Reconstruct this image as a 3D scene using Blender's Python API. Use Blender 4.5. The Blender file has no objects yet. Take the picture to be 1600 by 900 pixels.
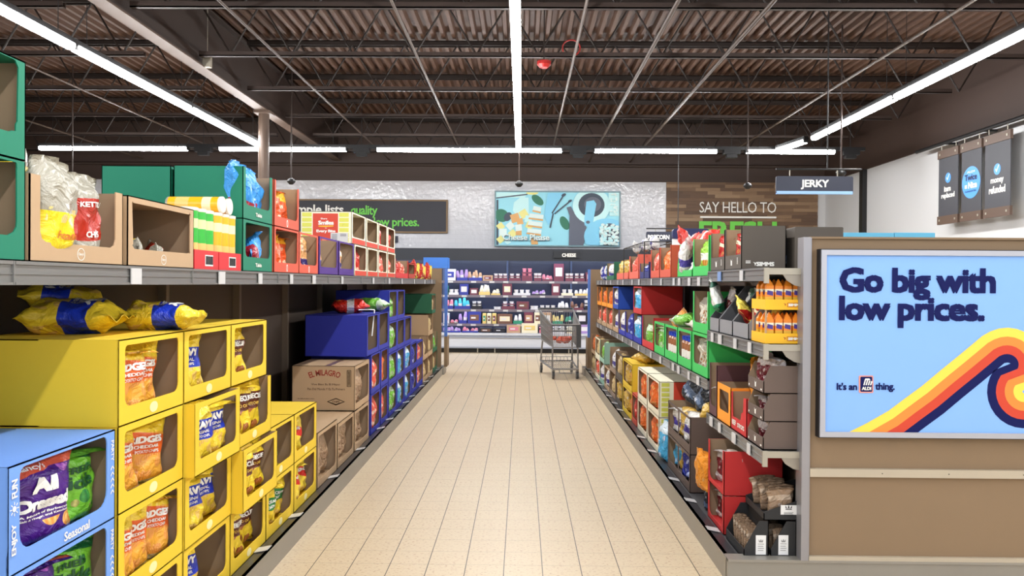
import bpy, bmesh, math, random
from mathutils import Vector, Matrix, noise
from mathutils.geometry import tessellate_polygon
C = bpy.context.scene
COL = C.collection
PI = math.pi
rnd = random.Random(7)

# ---------------------------------------------------------------- camera, world, exposure
FPX = 1240.0
CAMP = Vector((0.0, 0.0, 1.5))
yaw, pitch, roll = 15/FPX, -7/FPX, math.radians(0.4)
fwd = Vector((-math.sin(yaw), math.cos(yaw), math.sin(pitch))).normalized()
rt = fwd.cross(Vector((0, 0, 1))).normalized()
up = rt.cross(fwd).normalized()
rt2 = rt*math.cos(roll) + up*math.sin(roll)
up2 = up*math.cos(roll) - rt*math.sin(roll)
cam = bpy.data.cameras.new('camera'); camo = bpy.data.objects.new('camera', cam); COL.objects.link(camo)
cam.sensor_width = 36; cam.lens = 36*FPX/1600; cam.clip_start = 0.05; cam.clip_end = 100
camo.matrix_world = Matrix(((rt2.x, up2.x, -fwd.x, CAMP.x), (rt2.y, up2.y, -fwd.y, CAMP.y), (rt2.z, up2.z, -fwd.z, CAMP.z), (0, 0, 0, 1)))
C.camera = camo
def P(px, py, Y):
    """photo pixel -> the point of the place at depth plane y = Y"""
    d = fwd + rt2*((px-800)/FPX) - up2*((py-450)/FPX)
    return CAMP + d*(Y/d.y)

w = bpy.data.worlds.new('world'); C.world = w; w.use_nodes = True
w.node_tree.nodes['Background'].inputs[0].default_value = (0.85, 0.92, 1.0, 1)
w.node_tree.nodes['Background'].inputs[1].default_value = 1.35
C.view_settings.view_transform = 'Standard'; C.view_settings.look = 'None'
C.view_settings.gamma = 1.0; C.view_settings.exposure = 0.2
C.view_settings.use_curve_mapping = False
try:
    C.cycles.use_denoising = True; C.cycles.use_light_tree = True
    C.cycles.max_bounces = 6; C.cycles.diffuse_bounces = 4; C.cycles.glossy_bounces = 2
    C.cycles.sample_clamp_indirect = 6; C.cycles.caustics_reflective = False
except Exception: pass
LED = 66.0          # radiance of the tubes

# ---------------------------------------------------------------- materials
def lin(c):
    r = []
    for v in c[:3]:
        v = v/255.0 if max(c) > 1.001 else v
        r.append(v/12.92 if v <= 0.04045 else ((v+0.055)/1.055)**2.4)
    return tuple(r)+(1,)
MATS = {}
def mat(name, rgb, rough=0.6, metal=0.0, emit=0, var=0.0, vscale=6.0, bump=0.0, bscale=40.0, spec=0.5):
    if name in MATS: return MATS[name]
    m = bpy.data.materials.new(name); m.use_nodes = True; MATS[name] = m
    nt = m.node_tree; b = nt.nodes['Principled BSDF']
    col = lin(rgb)
    b.inputs['Base Color'].default_value = col; b.inputs['Roughness'].default_value = rough
    b.inputs['Metallic'].default_value = metal; b.inputs['Specular IOR Level'].default_value = spec
    if emit:
        b.inputs['Emission Color'].default_value = col; b.inputs['Emission Strength'].default_value = emit
    if var or bump:
        tc = nt.nodes.new('ShaderNodeTexCoord')
    if var:
        n = nt.nodes.new('ShaderNodeTexNoise'); n.inputs['Scale'].default_value = vscale; n.inputs['Detail'].default_value = 4
        nt.links.new(tc.outputs['Object'], n.inputs['Vector'])
        mx = nt.nodes.new('ShaderNodeMix'); mx.data_type = 'RGBA'
        mx.inputs['A'].default_value = tuple(c*(1-var) for c in col[:3])+(1,)
        mx.inputs['B'].default_value = tuple(min(1, c*(1+var)) for c in col[:3])+(1,)
        nt.links.new(n.outputs[0], mx.inputs['Factor']); nt.links.new(mx.outputs['Result'], b.inputs['Base Color'])
    if bump:
        n2 = nt.nodes.new('ShaderNodeTexNoise'); n2.inputs['Scale'].default_value = bscale
        nt.links.new(tc.outputs['Object'], n2.inputs['Vector'])
        bp = nt.nodes.new('ShaderNodeBump'); bp.inputs['Strength'].default_value = bump; bp.inputs['Distance'].default_value = 0.01
        nt.links.new(n2.outputs[0], bp.inputs['Height']); nt.links.new(bp.outputs[0], b.inputs['Normal'])
    return m
def math_node(nt, op, a, b=None, c=None):
    n = nt.nodes.new('ShaderNodeMath'); n.operation = op
    for i, v in enumerate((a, b, c)):
        if v is None: continue
        if isinstance(v, (int, float)): n.inputs[i].default_value = v
        else: nt.links.new(v, n.inputs[i])
    return n.outputs[0]
def mixc(nt, fac, a, b):
    mx = nt.nodes.new('ShaderNodeMix'); mx.data_type = 'RGBA'
    if isinstance(fac, (int, float)): mx.inputs['Factor'].default_value = fac
    else: nt.links.new(fac, mx.inputs['Factor'])
    for k, v in (('A', a), ('B', b)):
        if isinstance(v, tuple): mx.inputs[k].default_value = v
        else: nt.links.new(v, mx.inputs[k])
    return mx.outputs['Result']

M_kraft = mat('kraft_board', (176, 148, 116), 0.85, var=0.08, vscale=9)
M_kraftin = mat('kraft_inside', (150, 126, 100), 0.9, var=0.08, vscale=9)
M_steel = mat('shelf_grey', (112, 110, 106), 0.4, 0.3)
M_railm = mat('rail_grey', (135, 134, 132), 0.35, 0.4)
M_lightmetal = mat('pale_metal', (168, 161, 146), 0.4, 0.2)
M_base = mat('base_metal', (150, 146, 138), 0.4, 0.35, var=0.1, vscale=3)
M_deck = mat('deck_dark', (74, 74, 76), 0.5, 0.2)
M_taupe = mat('taupe_panel', (136, 113, 87), 0.75, var=0.05, vscale=4)
M_peg = mat('peg_brown', (72, 59, 49), 0.7)
M_black = mat('black_metal', (22, 21, 22), 0.5)
M_white = mat('white_plain', (236, 236, 234), 0.5)
M_tag = mat('tag_white', (205, 205, 205), 0.35)
M_ink = mat('black_ink', (25, 24, 28), 0.6)
M_wprint = mat('white_print', (240, 238, 232), 0.5)
M_brown = mat('steel_brown', (54, 41, 35), 0.55, 0.0, var=0.12, vscale=2)
M_flange = mat('flange_brown', (88, 70, 58), 0.55)
M_led = mat('led_tube', (255, 255, 255), 0.4, emit=LED)

# ---------------------------------------------------------------- mesh helpers
def new_obj(name, me, parent=None, mw=None, local=None):
    o = bpy.data.objects.new(name, me); COL.objects.link(o)
    if parent is not None: o.parent = parent
    if mw is not None: o.matrix_world = mw
    if local is not None: o.matrix_local = local
    return o
def fin(bm, name, mats, smooth=False):
    me = bpy.data.meshes.new(name); bm.normal_update(); bm.to_mesh(me); bm.free()
    for m in (mats if isinstance(mats, (list, tuple)) else [mats]): me.materials.append(m)
    if smooth:
        me.polygons.foreach_set('use_smooth', [True]*len(me.polygons))
    return me
def tag(o, label, cat, group=None):
    o['label'] = label; o['category'] = cat
    if group: o['group'] = group
    n = len(label.split())
    if n < 4 or n > 16: print('LABELLEN', n, label)
    return o
def struct(o): o['kind'] = 'structure'; return o
def box(bm, x0, x1, y0, y1, z0, z1, mi=0):
    v = [bm.verts.new(p) for p in ((x0,y0,z0),(x1,y0,z0),(x1,y1,z0),(x0,y1,z0),(x0,y0,z1),(x1,y0,z1),(x1,y1,z1),(x0,y1,z1))]
    for f in ((0,3,2,1),(4,5,6,7),(0,1,5,4),(1,2,6,5),(2,3,7,6),(3,0,4,7)):
        bm.faces.new([v[i] for i in f]).material_index = mi
def tube(bm, a, b, r, n=8, r2=None, mi=0, caps=True):
    a = Vector(a); b = Vector(b); d = (b-a).normalized()
    s = d.cross(Vector((0,0,1)) if abs(d.z) < .9 else Vector((1,0,0))).normalized(); t = d.cross(s)
    r2 = r if r2 is None else r2
    A = [bm.verts.new(a+(s*math.cos(2*PI*i/n)+t*math.sin(2*PI*i/n))*r) for i in range(n)]
    B = [bm.verts.new(b+(s*math.cos(2*PI*i/n)+t*math.sin(2*PI*i/n))*r2) for i in range(n)]
    for i in range(n):
        j = (i+1) % n; bm.faces.new((A[i], A[j], B[j], B[i])).material_index = mi
    if caps and r > 1e-5: bm.faces.new(A[::-1]).material_index = mi
    if caps and r2 > 1e-5: bm.faces.new(B).material_index = mi
def path_tube(bm, pts, r, n=6, mi=0):
    for i in range(len(pts)-1): tube(bm, pts[i], pts[i+1], r, n, mi=mi)
def prism(bm, loops, fn, th, ma=0, mb=None, me_=None):
    """loops: outer polygon and holes in (p,q); fn(p,q,t)->3-D; faces at t=0 use ma, at t=th use mb"""
    mb = ma if mb is None else mb; me_ = ma if me_ is None else me_
    L3 = [[Vector((p, q, 0)) for p, q in L] for L in loops]
    flat = [pt for L in loops for pt in L]
    F = [bm.verts.new(fn(p, q, 0)) for p, q in flat]; B = [bm.verts.new(fn(p, q, th)) for p, q in flat]
    for t in tessellate_polygon(L3):
        try:
            bm.faces.new([F[i] for i in t]).material_index = ma
            bm.faces.new([B[i] for i in reversed(t)]).material_index = mb
        except ValueError: pass
    k = 0
    for L in loops:
        n = len(L)
        for i in range(n):
            j = (i+1) % n
            bm.faces.new((F[k+i], F[k+j], B[k+j], B[k+i])).material_index = me_
        k += n
def rrect(x0, x1, z0, z1, r, k=4, jag=0, seed=0):
    """rounded rectangle loop; r = (bl, br, tr, tl) radii"""
    if not isinstance(r, tuple): r = (r,)*4
    out = []; rr = random.Random(seed)
    for (cx, cz, a0, q) in ((x0+r[0], z0+r[0], PI, r[0]), (x1-r[1], z0+r[1], 1.5*PI, r[1]), (x1-r[2], z1-r[2], 0, r[2]), (x0+r[3], z1-r[3], .5*PI, r[3])):
        if q < 1e-4: out.append((cx, cz)); continue
        for i in range(k+1):
            a = a0+.5*PI*i/k; out.append((cx+q*math.cos(a), cz+q*math.sin(a)))
    if jag:
        out = [(x+rr.uniform(-jag, jag), z+rr.uniform(-jag, jag)) for x, z in out]
    return out

_tc = {}
def text_geo(s, bold=0.012):
    k = (s, bold)
    if k in _tc: return _tc[k]
    cu = bpy.data.curves.new('t', 'FONT'); cu.body = s; cu.size = 1; cu.offset = bold if bold <= .021 else 0; cu.resolution_u = 2
    cu.space_character = 0.94
    o = bpy.data.objects.new('t', cu); COL.objects.link(o)
    dg = bpy.context.evaluated_depsgraph_get()
    me = bpy.data.meshes.new_from_object(o.evaluated_get(dg))
    vs = [tuple(v.co) for v in me.vertices]; fs = [tuple(p.vertices) for p in me.polygons]
    n0 = len(vs)
    if bold > .021:       # heavy type: the letter laid down four times, a hair apart
        n0 = len(vs); V0 = vs; F0 = fs; vs = []; fs = []
        for q, (dx, dy) in enumerate(((-bold, -bold), (bold, -bold), (bold, bold), (-bold, bold))):
            vs += [(v[0]+dx, v[1]+dy, 0) for v in V0]; fs += [tuple(i+q*n0 for i in f) for f in F0]
    bpy.data.objects.remove(o); bpy.data.curves.remove(cu); bpy.data.meshes.remove(me)
    x0 = min(v[0] for v in vs); x1 = max(v[0] for v in vs); y0 = min(v[1] for v in vs); y1 = max(v[1] for v in vs)
    vs = [((v[0]-x0)/(x1-x0), (v[1]-y0)/(y1-y0)) for v in vs]
    _tc[k] = (vs, fs, (x1-x0)/(y1-y0), n0); return _tc[k]
def add_text(bm, s, x0, x1, z0, z1, fn, mi=0, bold=0.012):
    """text stretched into the box [x0,x1]x[z0,z1]; fn(x,z)->3-D point. x1 None keeps the natural width"""
    vs, fs, asp, n0 = text_geo(s, bold)
    if x1 is None: x1 = x0+(z1-z0)*asp
    p0 = Vector(fn(x0, z0)); nr = (Vector(fn(x0+.001, z0))-p0).cross(Vector(fn(x0, z0+.001))-p0).normalized()*.0004
    V = [bm.verts.new(Vector(fn(x0+(x1-x0)*a, z0+(z1-z0)*b))+nr*(i//n0)) for i, (a, b) in enumerate(vs)]
    for f in fs:
        try: bm.faces.new([V[i] for i in f]).material_index = mi
        except ValueError: pass
def xz(y): return lambda x, z: (x, y, z)

# ================================================================= STRUCTURE
XR, XLW, YB, YN = 6.8, -14.0, 17.9, -3.0
ZW, ZD = 3.8, 5.1
# floor: tile lines 0.2025 m apart
mf = bpy.data.materials.new('floor_tile'); mf.use_nodes = True
nt = mf.node_tree; bs = nt.nodes['Principled BSDF']; tc = nt.nodes.new('ShaderNodeTexCoord'); sp = nt.nodes.new('ShaderNodeSeparateXYZ')
nt.links.new(tc.outputs['Object'], sp.inputs[0])
T = 0.2025
fx = math_node(nt, 'FRACT', math_node(nt, 'DIVIDE', math_node(nt, 'ADD', sp.outputs[0], 0.0855+T*200), T))
fy = math_node(nt, 'FRACT', math_node(nt, 'DIVIDE', math_node(nt, 'ADD', sp.outputs[1], T*200-4.218), T))
mx_ = math_node(nt, 'LESS_THAN', fx, 0.022); my_ = math_node(nt, 'LESS_THAN', fy, 0.014)
nz = nt.nodes.new('ShaderNodeTexNoise'); nz.inputs['Scale'].default_value = 75; nz.inputs['Detail'].default_value = 2
mp = nt.nodes.new('ShaderNodeMapping'); mp.inputs['Scale'].default_value = (0.7, 1.3, 1)
nt.links.new(tc.outputs['Object'], mp.inputs[0]); nt.links.new(mp.outputs[0], nz.inputs['Vector'])
fl = nt.nodes.new('ShaderNodeMapRange'); fl.inputs[1].default_value = 0.57; fl.inputs[2].default_value = 0.68
nt.links.new(nz.outputs[0], fl.inputs[0])
nb = nt.nodes.new('ShaderNodeTexNoise'); nb.inputs['Scale'].default_value = 1.2; nt.links.new(tc.outputs['Object'], nb.inputs['Vector'])
c0 = mixc(nt, nb.outputs[0], lin((210, 190, 158)), lin((219, 201, 170)))
c1 = mixc(nt, math_node(nt, 'MULTIPLY', fl.outputs[0], 0.8), c0, lin((176, 140, 108)))
c2 = mixc(nt, math_node(nt, 'MULTIPLY', my_, 0.6), c1, lin((120, 100, 80)))
c3 = mixc(nt, mx_, c2, lin((62, 54, 46)))
nt.links.new(c3, bs.inputs['Base Color']); bs.inputs['Roughness'].default_value = 0.42
bs.inputs['Specular IOR Level'].default_value = 0.4
bm = bmesh.new(); box(bm, XLW-.2, XR+.2, YN, YB+.2, -.12, 0); struct(new_obj('floor', fin(bm, 'floor', mf)))

# walls
def tilewall():
    m = bpy.data.materials.new('white_wall_tile'); m.use_nodes = True; nt = m.node_tree; b = nt.nodes['Principled BSDF']
    tc = nt.nodes.new('ShaderNodeTexCoord'); mp = nt.nodes.new('ShaderNodeMapping'); mp.inputs['Rotation'].default_value = (PI/2, 0, 0)
    br = nt.nodes.new('ShaderNodeTexBrick'); br.inputs['Scale'].default_value = 1; br.inputs['Brick Width'].default_value = .3
    br.inputs['Row Height'].default_value = .1; br.inputs['Mortar Size'].default_value = .004
    br.inputs['Color1'].default_value = lin((205, 205, 210)); br.inputs['Color2'].default_value = lin((208, 208, 213)); br.inputs['Mortar'].default_value = lin((198, 198, 203))
    nt.links.new(tc.outputs['Object'], mp.inputs[0]); nt.links.new(mp.outputs[0], br.inputs['Vector'])
    nt.links.new(br.outputs[0], b.inputs['Base Color']); b.inputs['Roughness'].default_value = .16
    n = nt.nodes.new('ShaderNodeTexNoise'); n.inputs['Scale'].default_value = 9
    nt.links.new(tc.outputs['Object'], n.inputs['Vector'])
    bp = nt.nodes.new('ShaderNodeBump'); bp.inputs['Strength'].default_value = .5; bp.inputs['Distance'].default_value = .02
    nt.links.new(n.outputs[0], bp.inputs['Height']); nt.links.new(bp.outputs[0], b.inputs['Normal'])
    return m
M_wallw = mat('white_wall', (205, 205, 206), .7)
M_tilew = tilewall()
M_wallb = mat('brown_wall_paint', (64, 48, 41), .6, var=.06, vscale=1)
bm = bmesh.new()
xw0 = P(1041, 300, YB).x; xw1 = P(1277, 300, YB).x
box(bm, XLW, xw0, YB, YB+.2, 0, ZW, 0); box(bm, xw0, XR, YB, YB+.2, 0, ZW, 2); box(bm, XLW, XR+.2, YB-.03, YB+.2, ZW, ZD+.4, 1)
struct(new_obj('wall_back', fin(bm, 'wall_back', [M_tilew, M_wallb, M_wallw])))
bm = bmesh.new(); box(bm, XR, XR+.2, YN, YB+.2, 0, ZW, 0); box(bm, XR-.03, XR+.2, YN, YB+.2, ZW, ZD+.4, 1)
struct(new_obj('wall_right', fin(bm, 'wall_right', [M_wallw, M_wallb])))
bm = bmesh.new(); box(bm, XLW-.2, XLW, YN, YB+.2, 0, ZW, 0); box(bm, XLW-.2, XLW+.03, YN, YB+.2, ZW, ZD+.4, 1)
struct(new_obj('wall_left', fin(bm, 'wall_left', [M_wallw, M_wallb])))
bm = bmesh.new(); box(bm, XR-.09, XR, 15.75, 15.9, 2.2, ZW, 0); struct(new_obj('trim_1', fin(bm, 'trim_1', M_black)))
bm = bmesh.new()
tube(bm, (XLW, YB-.12, 4.15), (XR, YB-.12, 4.15), .035); struct(new_obj('trim_2', fin(bm, 'trim_2', M_brown)))
# wood cladding: planks as mesh strips with colour variation
mw_ = bpy.data.materials.new('wood_planks'); mw_.use_nodes = True; nt = mw_.node_tree; b = nt.nodes['Principled BSDF']
tc = nt.nodes.new('ShaderNodeTexCoord'); sp = nt.nodes.new('ShaderNodeSeparateXYZ'); nt.links.new(tc.outputs['Object'], sp.inputs[0])
row = math_node(nt, 'FLOOR', math_node(nt, 'DIVIDE', sp.outputs[2], .075))
wn0 = nt.nodes.new('ShaderNodeTexWhiteNoise'); wn0.noise_dimensions = '1D'; nt.links.new(row, wn0.inputs['W'])
seg = math_node(nt, 'FLOOR', math_node(nt, 'ADD', math_node(nt, 'DIVIDE', sp.outputs[0], .55), math_node(nt, 'MULTIPLY', wn0.outputs[0], 7)))
wn = nt.nodes.new('ShaderNodeTexWhiteNoise'); wn.noise_dimensions = '2D'
cb = nt.nodes.new('ShaderNodeCombineXYZ'); nt.links.new(row, cb.inputs[0]); nt.links.new(seg, cb.inputs[1]); nt.links.new(cb.outputs[0], wn.inputs['Vector'])
cr = nt.nodes.new('ShaderNodeValToRGB'); e = cr.color_ramp.elements
e[0].color = lin((98, 74, 56)); e[1].color = lin((172, 142, 110)); e.new(.35).color = lin((118, 90, 68)); e.new(.7).color = lin((140, 110, 82))
nt.links.new(wn.outputs[0], cr.inputs[0])
gn = nt.nodes.new('ShaderNodeTexNoise'); gn.inputs['Scale'].default_value = 5; gn.inputs['Detail'].default_value = 6
gm = nt.nodes.new('ShaderNodeMapping'); gm.inputs['Scale'].default_value = (1, 1, 14); nt.links.new(tc.outputs['Object'], gm.inputs[0]); nt.links.new(gm.outputs[0], gn.inputs['Vector'])
nt.links.new(mixc(nt, math_node(nt, 'MULTIPLY', gn.outputs[0], .45), cr.outputs[0], lin((60, 42, 30))), b.inputs['Base Color']); b.inputs['Roughness'].default_value = .6
bm = bmesh.new(); z = 0.15; k = 0
while z < ZW-.01:
    box(bm, xw0, xw1, YB-.03-(k % 3)*.006, YB, z, min(z+.073, ZW)); z += .075; k += 1
struct(new_obj('trim_3', fin(bm, 'trim_3', mw_)))

# roof deck (corrugated, ribs run along the aisle)
bm = bmesh.new(); x = XLW; p = .1524; vs = []
while x < XR+.1:
    vs += [(x, ZD), (x+.05, ZD), (x+.07, ZD+.07), (x+.132, ZD+.07)]; x += p
a = [bm.verts.new((q[0], YN, q[1])) for q in vs]; c = [bm.verts.new((q[0], YB+.2, q[1])) for q in vs]
for i in range(len(vs)-1): bm.faces.new((a[i], a[i+1], c[i+1], c[i]))
M_roof = mat('roof_deck', (84, 58, 42), .6, var=.15, vscale=3)
struct(new_obj('ceiling', fin(bm, 'ceiling', M_roof)))
# girder and columns
XB = -4.17
def girder(x):
    bm = bmesh.new(); z0, z1 = 4.24, 5.05
    box(bm, x-.09, x+.09, YN, YB, z0, z0+.02, 1); box(bm, x-.09, x+.09, YN, YB, z1-.02, z1); box(bm, x-.012, x+.012, YN, YB, z0+.02, z1-.02)
    o = new_obj('ceiling_girder', fin(bm, 'ceiling_girder', [M_brown, M_flange]))
    return tag(struct(o), 'long brown steel roof girder running above the left shelving', 'girder')
girder(XB)
bm = bmesh.new(); tube(bm, (XB, 12.75, 0), (XB, 12.75, 4.24), .085, 20); box(bm, XB-.13, XB+.13, 12.62, 12.88, 4.2, 4.24)
o = struct(new_obj('ceiling_column', fin(bm, 'ceiling_column', M_flange, False)))
# joists
M_joist = mat('joist_brown', (36, 26, 21), .55)
def joist(y, x0, x1):
    root = bpy.data.objects.new('roof_joist', None); COL.objects.link(root); root.location = (0, y, 0)
    tag(root, 'dark brown open-web steel joist spanning under the corrugated roof deck', 'joist', 'open-web roof joists')
    zt, zb = 5.06, 4.36
    for nm, z0, z1 in (('top_chord', zt-.07, zt), ('bottom_chord', zb-.03, zb+.03)):
        bm = bmesh.new(); wd = .06 if nm[0] == 't' else .035
        box(bm, x0, x1 if nm[0] == 't' else x1-.5, -wd, -wd+.012, z0, z1); box(bm, x0, x1 if nm[0] == 't' else x1-.5, wd-.012, wd, z0, z1)
        box(bm, x0, x1 if nm[0] == 't' else x1-.5, -wd, wd, z0 if nm[0] != 't' else z1-.012, (z0+.012) if nm[0] != 't' else z1)
        new_obj(nm, fin(bm, nm, M_joist if nm[0] == 't' else M_brown), root)
    bm = bmesh.new(); n = int((x1-x0)/.38); s = (x1-x0)/n
    for i in range(n):
        za, zc = (zb, zt-.05) if i % 2 else (zt-.05, zb)
        tube(bm, (x0+i*s, 0, za), (x0+(i+1)*s, 0, zc), .013, 5)
    new_obj('web', fin(bm, 'web', M_joist), root)
for y in (2.9, 4.66, 6.42, 8.2, 9.96, 11.72, 13.6, 15.4, 17.2):
    joist(y, XB+.1, XR-.03)
    if y > 4: joist(y, XLW, XB-.1)
bm = bmesh.new()
M_pipe = mat('pipe_brown', (70, 55, 44), .5)
for i, (x, z, r) in enumerate(((-1.3, 4.27, .022), (.62, 4.27, .022), (1.5, 4.25, .03), (2.42, 4.25, .028), (4.35, 4.27, .024), (-3.0, 4.27, .02), (-6.4, 4.27, .02), (-8.6, 4.27, .02))):
    bm = bmesh.new(); tube(bm, (x, YN, z), (x, YB, z), r*.75, 8)
    o = new_obj('ceiling_pipe', fin(bm, 'ceiling_pipe', M_pipe)); tag(struct(o), 'thin brown conduit running along the roof below the joists', 'conduit', 'roof conduits')

# ---------------------------------------------------------------- LED light lines
ZL = 3.8
def light_line(a, b, label, group, fin_mat=M_led):
    a = Vector(a); b = Vector(b); L = (b-a).length; ang = math.atan2((b-a).y, (b-a).x)
    root = bpy.data.objects.new('linear_light', None); COL.objects.link(root)
    root.location = a; root.rotation_euler = (0, 0, ang); tag(root, label, 'light', group)
    bm = bmesh.new(); box(bm, 0, L, -.035, .035, .03, .085); box(bm, 0, .03, -.04, .04, -.02, .085); box(bm, L-.03, L, -.04, .04, -.02, .085)
    new_obj('housing', fin(bm, 'housing', M_black), root)
    bm = bmesh.new(); pr = [(-.042, .03), (-.045, 0), (-.03, -.028), (.03, -.028), (.045, 0), (.042, .03)]
    A = [bm.verts.new((.03, y, z)) for y, z in pr]; B = [bm.verts.new((L-.03, y, z)) for y, z in pr]
    for i in range(5): bm.faces.new((A[i], B[i], B[i+1], A[i+1]))
    new_obj('diffuser', fin(bm, 'diffuser', M_led), root)
    for i, q in enumerate((.25, L-.25)):
        bm = bmesh.new(); tube(bm, (q, 0, .085), (q, 0, ZD-ZL), .004, 5); new_obj('hanger_wire', fin(bm, 'hanger_wire', M_black), root)
    return root
words = ['first', 'second', 'third', 'fourth', 'fifth', 'sixth', 'seventh', 'eighth', 'ninth', 'tenth', 'eleventh', 'twelfth', 'thirteenth', 'fourteenth', 'fifteenth', 'sixteenth', 'seventeenth', 'eighteenth', 'nineteenth', 'twentieth', 'twenty-first', 'twenty-second', 'twenty-third', 'twenty-fourth', 'twenty-fifth', 'twenty-sixth', 'twenty-seventh', 'twenty-eighth', 'twenty-ninth', 'thirtieth']
for x, nm, y1 in ((-4.45, 'over the left shelving', 13.3), (-.07, 'over the middle of the aisle', 13.55), (4.55, 'over the store right of shelving', 12.5)):
    n = 6; y = y1
    for k in range(n):
        ya = y-2.75
        light_line((x, ya, ZL), (x, y, ZL), 'white LED tube %s, %s from far end of its line' % (nm.replace('the middle of ', ''), words[k]), 'lengthwise LED light tubes'); y = ya
light_line((4.52, 12.72, ZL), (4.35, 13.62, ZL), 'short white LED tube stub where the right line meets the cross line', 'lengthwise LED light tubes')
for k, (p0, p1) in enumerate(((60, 295), (341, 543), (587, 880), (927, 1122), (1164, 1306))):
    A = P(p0, 235, 13.75).x; B = P(p1, 235, 13.75).x
    light_line((A, 13.75, ZL), (B, 13.75, ZL), 'white LED tube of the cross line below the roof, %s from the left end' % words[k], 'cross LED light tubes')
for k, (p0, p1) in enumerate(((295, 341), (543, 587), (880, 927), (1122, 1164), (1306, 1351))):
    A = P(p0, 235, 13.75).x; B = P(p1, 235, 13.75).x
    root = bpy.data.objects.new('light_connector', None); COL.objects.link(root)
    root.location = ((A+B)/2, 13.75, ZL); tag(root, 'black connector of the cross light line, %s from the left end' % words[k], 'connector', 'cross light line connectors')
    bm = bmesh.new(); h = (B-A)/2-.002; box(bm, -h, h, -.035, .035, .025, .085); new_obj('bar', fin(bm, 'bar', M_black), root)
    bm = bmesh.new(); box(bm, -.14, .14, -.07, .07, -.05, .02); box(bm, -.09, .09, -.05, .05, -.11, -.05); tube(bm, (0, 0, .02), (0, 0, ZD-ZL), .006, 5); new_obj('driver_box', fin(bm, 'driver_box', M_black), root)
# hanging sensors
for k, (px, py, Y) in enumerate(((113, 276, 13.2), (455, 283, 13.2), (811, 287, 13.4), (1168, 290, 13.2), (1314, 270, 11.0))):
    q = P(px, py, Y); bm = bmesh.new()
    tube(bm, (0, 0, .05), (0, 0, ZD-q.z), .012, 6)
    root = new_obj('ceiling_pendant', fin(bm, 'ceiling_pendant', M_brown)); root.location = q
    tag(root, 'small black pendant sensor on a thin rod, %s from the left' % words[k], 'sensor', 'pendant sensors')
    bm = bmesh.new(); prof = [(.0, -.06), (.03, -.055), (.065, -.02), (.07, 0), (.05, .035), (.015, .05)]
    for i in range(len(prof)-1): tube(bm, (0, 0, prof[i][1]), (0, 0, prof[i+1][1]), max(prof[i][0], .001), 14, r2=prof[i+1][0], caps=False)
    new_obj('sensor_head', fin(bm, 'sensor_head', M_black, True), root)
q = P(850, 100, 9.6); bm = bmesh.new()
M_red = mat('alarm_red', (160, 34, 30), .35)
tube(bm, (0, 0, -.045), (0, 0, -.01), .05, 18, r2=.085); tube(bm, (0, 0, -.01), (0, 0, .03), .085, 18); tube(bm, (0, 0, .03), (0, 0, ZD-q.z), .008, 6, mi=1)
o = new_obj('ceiling_alarm', fin(bm, 'ceiling_alarm', [M_red, M_joist])); o.location = q; tag(o, 'red round alarm beacon hanging under the roof joists', 'alarm')
q = P(892, 78, 9.96); bm = bmesh.new(); pts = [(q.x+.11*math.cos(a), q.y-.08, q.z+.1*math.sin(a)) for a in [PI*1.15-i*PI*1.5/12 for i in range(13)]]
path_tube(bm, pts, .009, 6); tag(new_obj('red_cable', fin(bm, 'red_cable', M_red)), 'red cable loop hung over a roof joist', 'cable')
q = P(320, 97, 8.0)
bm = bmesh.new(); box(bm, -.05, .05, -.03, .03, -.07, .07); tube(bm, (0, 0, .07), (0, 0, 1.0), .005, 5)
o = new_obj('sensor_box', fin(bm, 'sensor_box', M_lightmetal)); tx = XB+.12; q = P(320, 97, tx/((320-815)/FPX)); o.location = (tx, q.y, q.z); tag(o, 'small pale sensor box hanging beside the roof girder', 'sensor')
# ================================================================= SIGNS ON THE WALLS
M_navy = mat('sign_navy', (38, 42, 60), .5)
M_slate = mat('sign_slate', (52, 52, 60), .6, var=.12, vscale=2)
M_blue = mat('sign_blue', (92, 150, 235), .45)
M_green = mat('sign_green', (108, 205, 72), .5)
def pt2(px, py, Y): q = P(px, py, Y); return q.x, q.z
# grey quality board
Y = YB-.06
x0, z1 = pt2(420, 313, Y); x1, z0 = pt2(697, 362, Y)
bm = bmesh.new(); box(bm, x0, x1, Y, YB-.005, z0, z1)
o = new_obj('quality_board', fin(bm, 'quality_board', M_slate)); tag(o, 'long dark slate wall board with white and green quality slogan', 'sign')
bm = bmesh.new(); t = .035
for a in ((x0-t, x1+t, z1, z1+t), (x0-t, x1+t, z0-t, z0), (x1, x1+t, z0, z1), (x0-t, x0, z0, z1)): box(bm, a[0], a[1], Y-.02, YB-.005, a[2], a[3])
new_obj('board_frame', fin(bm, 'board_frame', M_taupe), o)
bm = bmesh.new(); fn = xz(Y-.006)
ax, az = pt2(452, 338, Y); bx, bz = pt2(541, 320, Y); add_text(bm, 'simple lists,', ax, bx, az, bz, fn, 0, .02)
ax, az = pt2(548, 340, Y); bx, bz = pt2(590, 321, Y); add_text(bm, 'quality', ax, bx, az, bz, fn, 1, .02)
ax, az = pt2(520, 357, Y); bx, bz = pt2(655, 340, Y); add_text(bm, 'everyday low prices.', ax, bx, az, bz, fn, 1, .02)
new_obj('board_text', fin(bm, 'board_text', [M_wprint, M_green]), o)
# small dark wall box
x0, z1 = pt2(611, 369, YB); x1, z0 = pt2(622, 379, YB)
bm = bmesh.new(); box(bm, x0, x1, YB-.08, YB, z0, z1); box(bm, x0+.02, x1-.02, YB-.09, YB-.08, z0+.02, z1-.02)
tag(new_obj('wall_monitor', fin(bm, 'wall_monitor', M_navy)), 'small dark square wall unit below the slate board', 'monitor')

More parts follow.
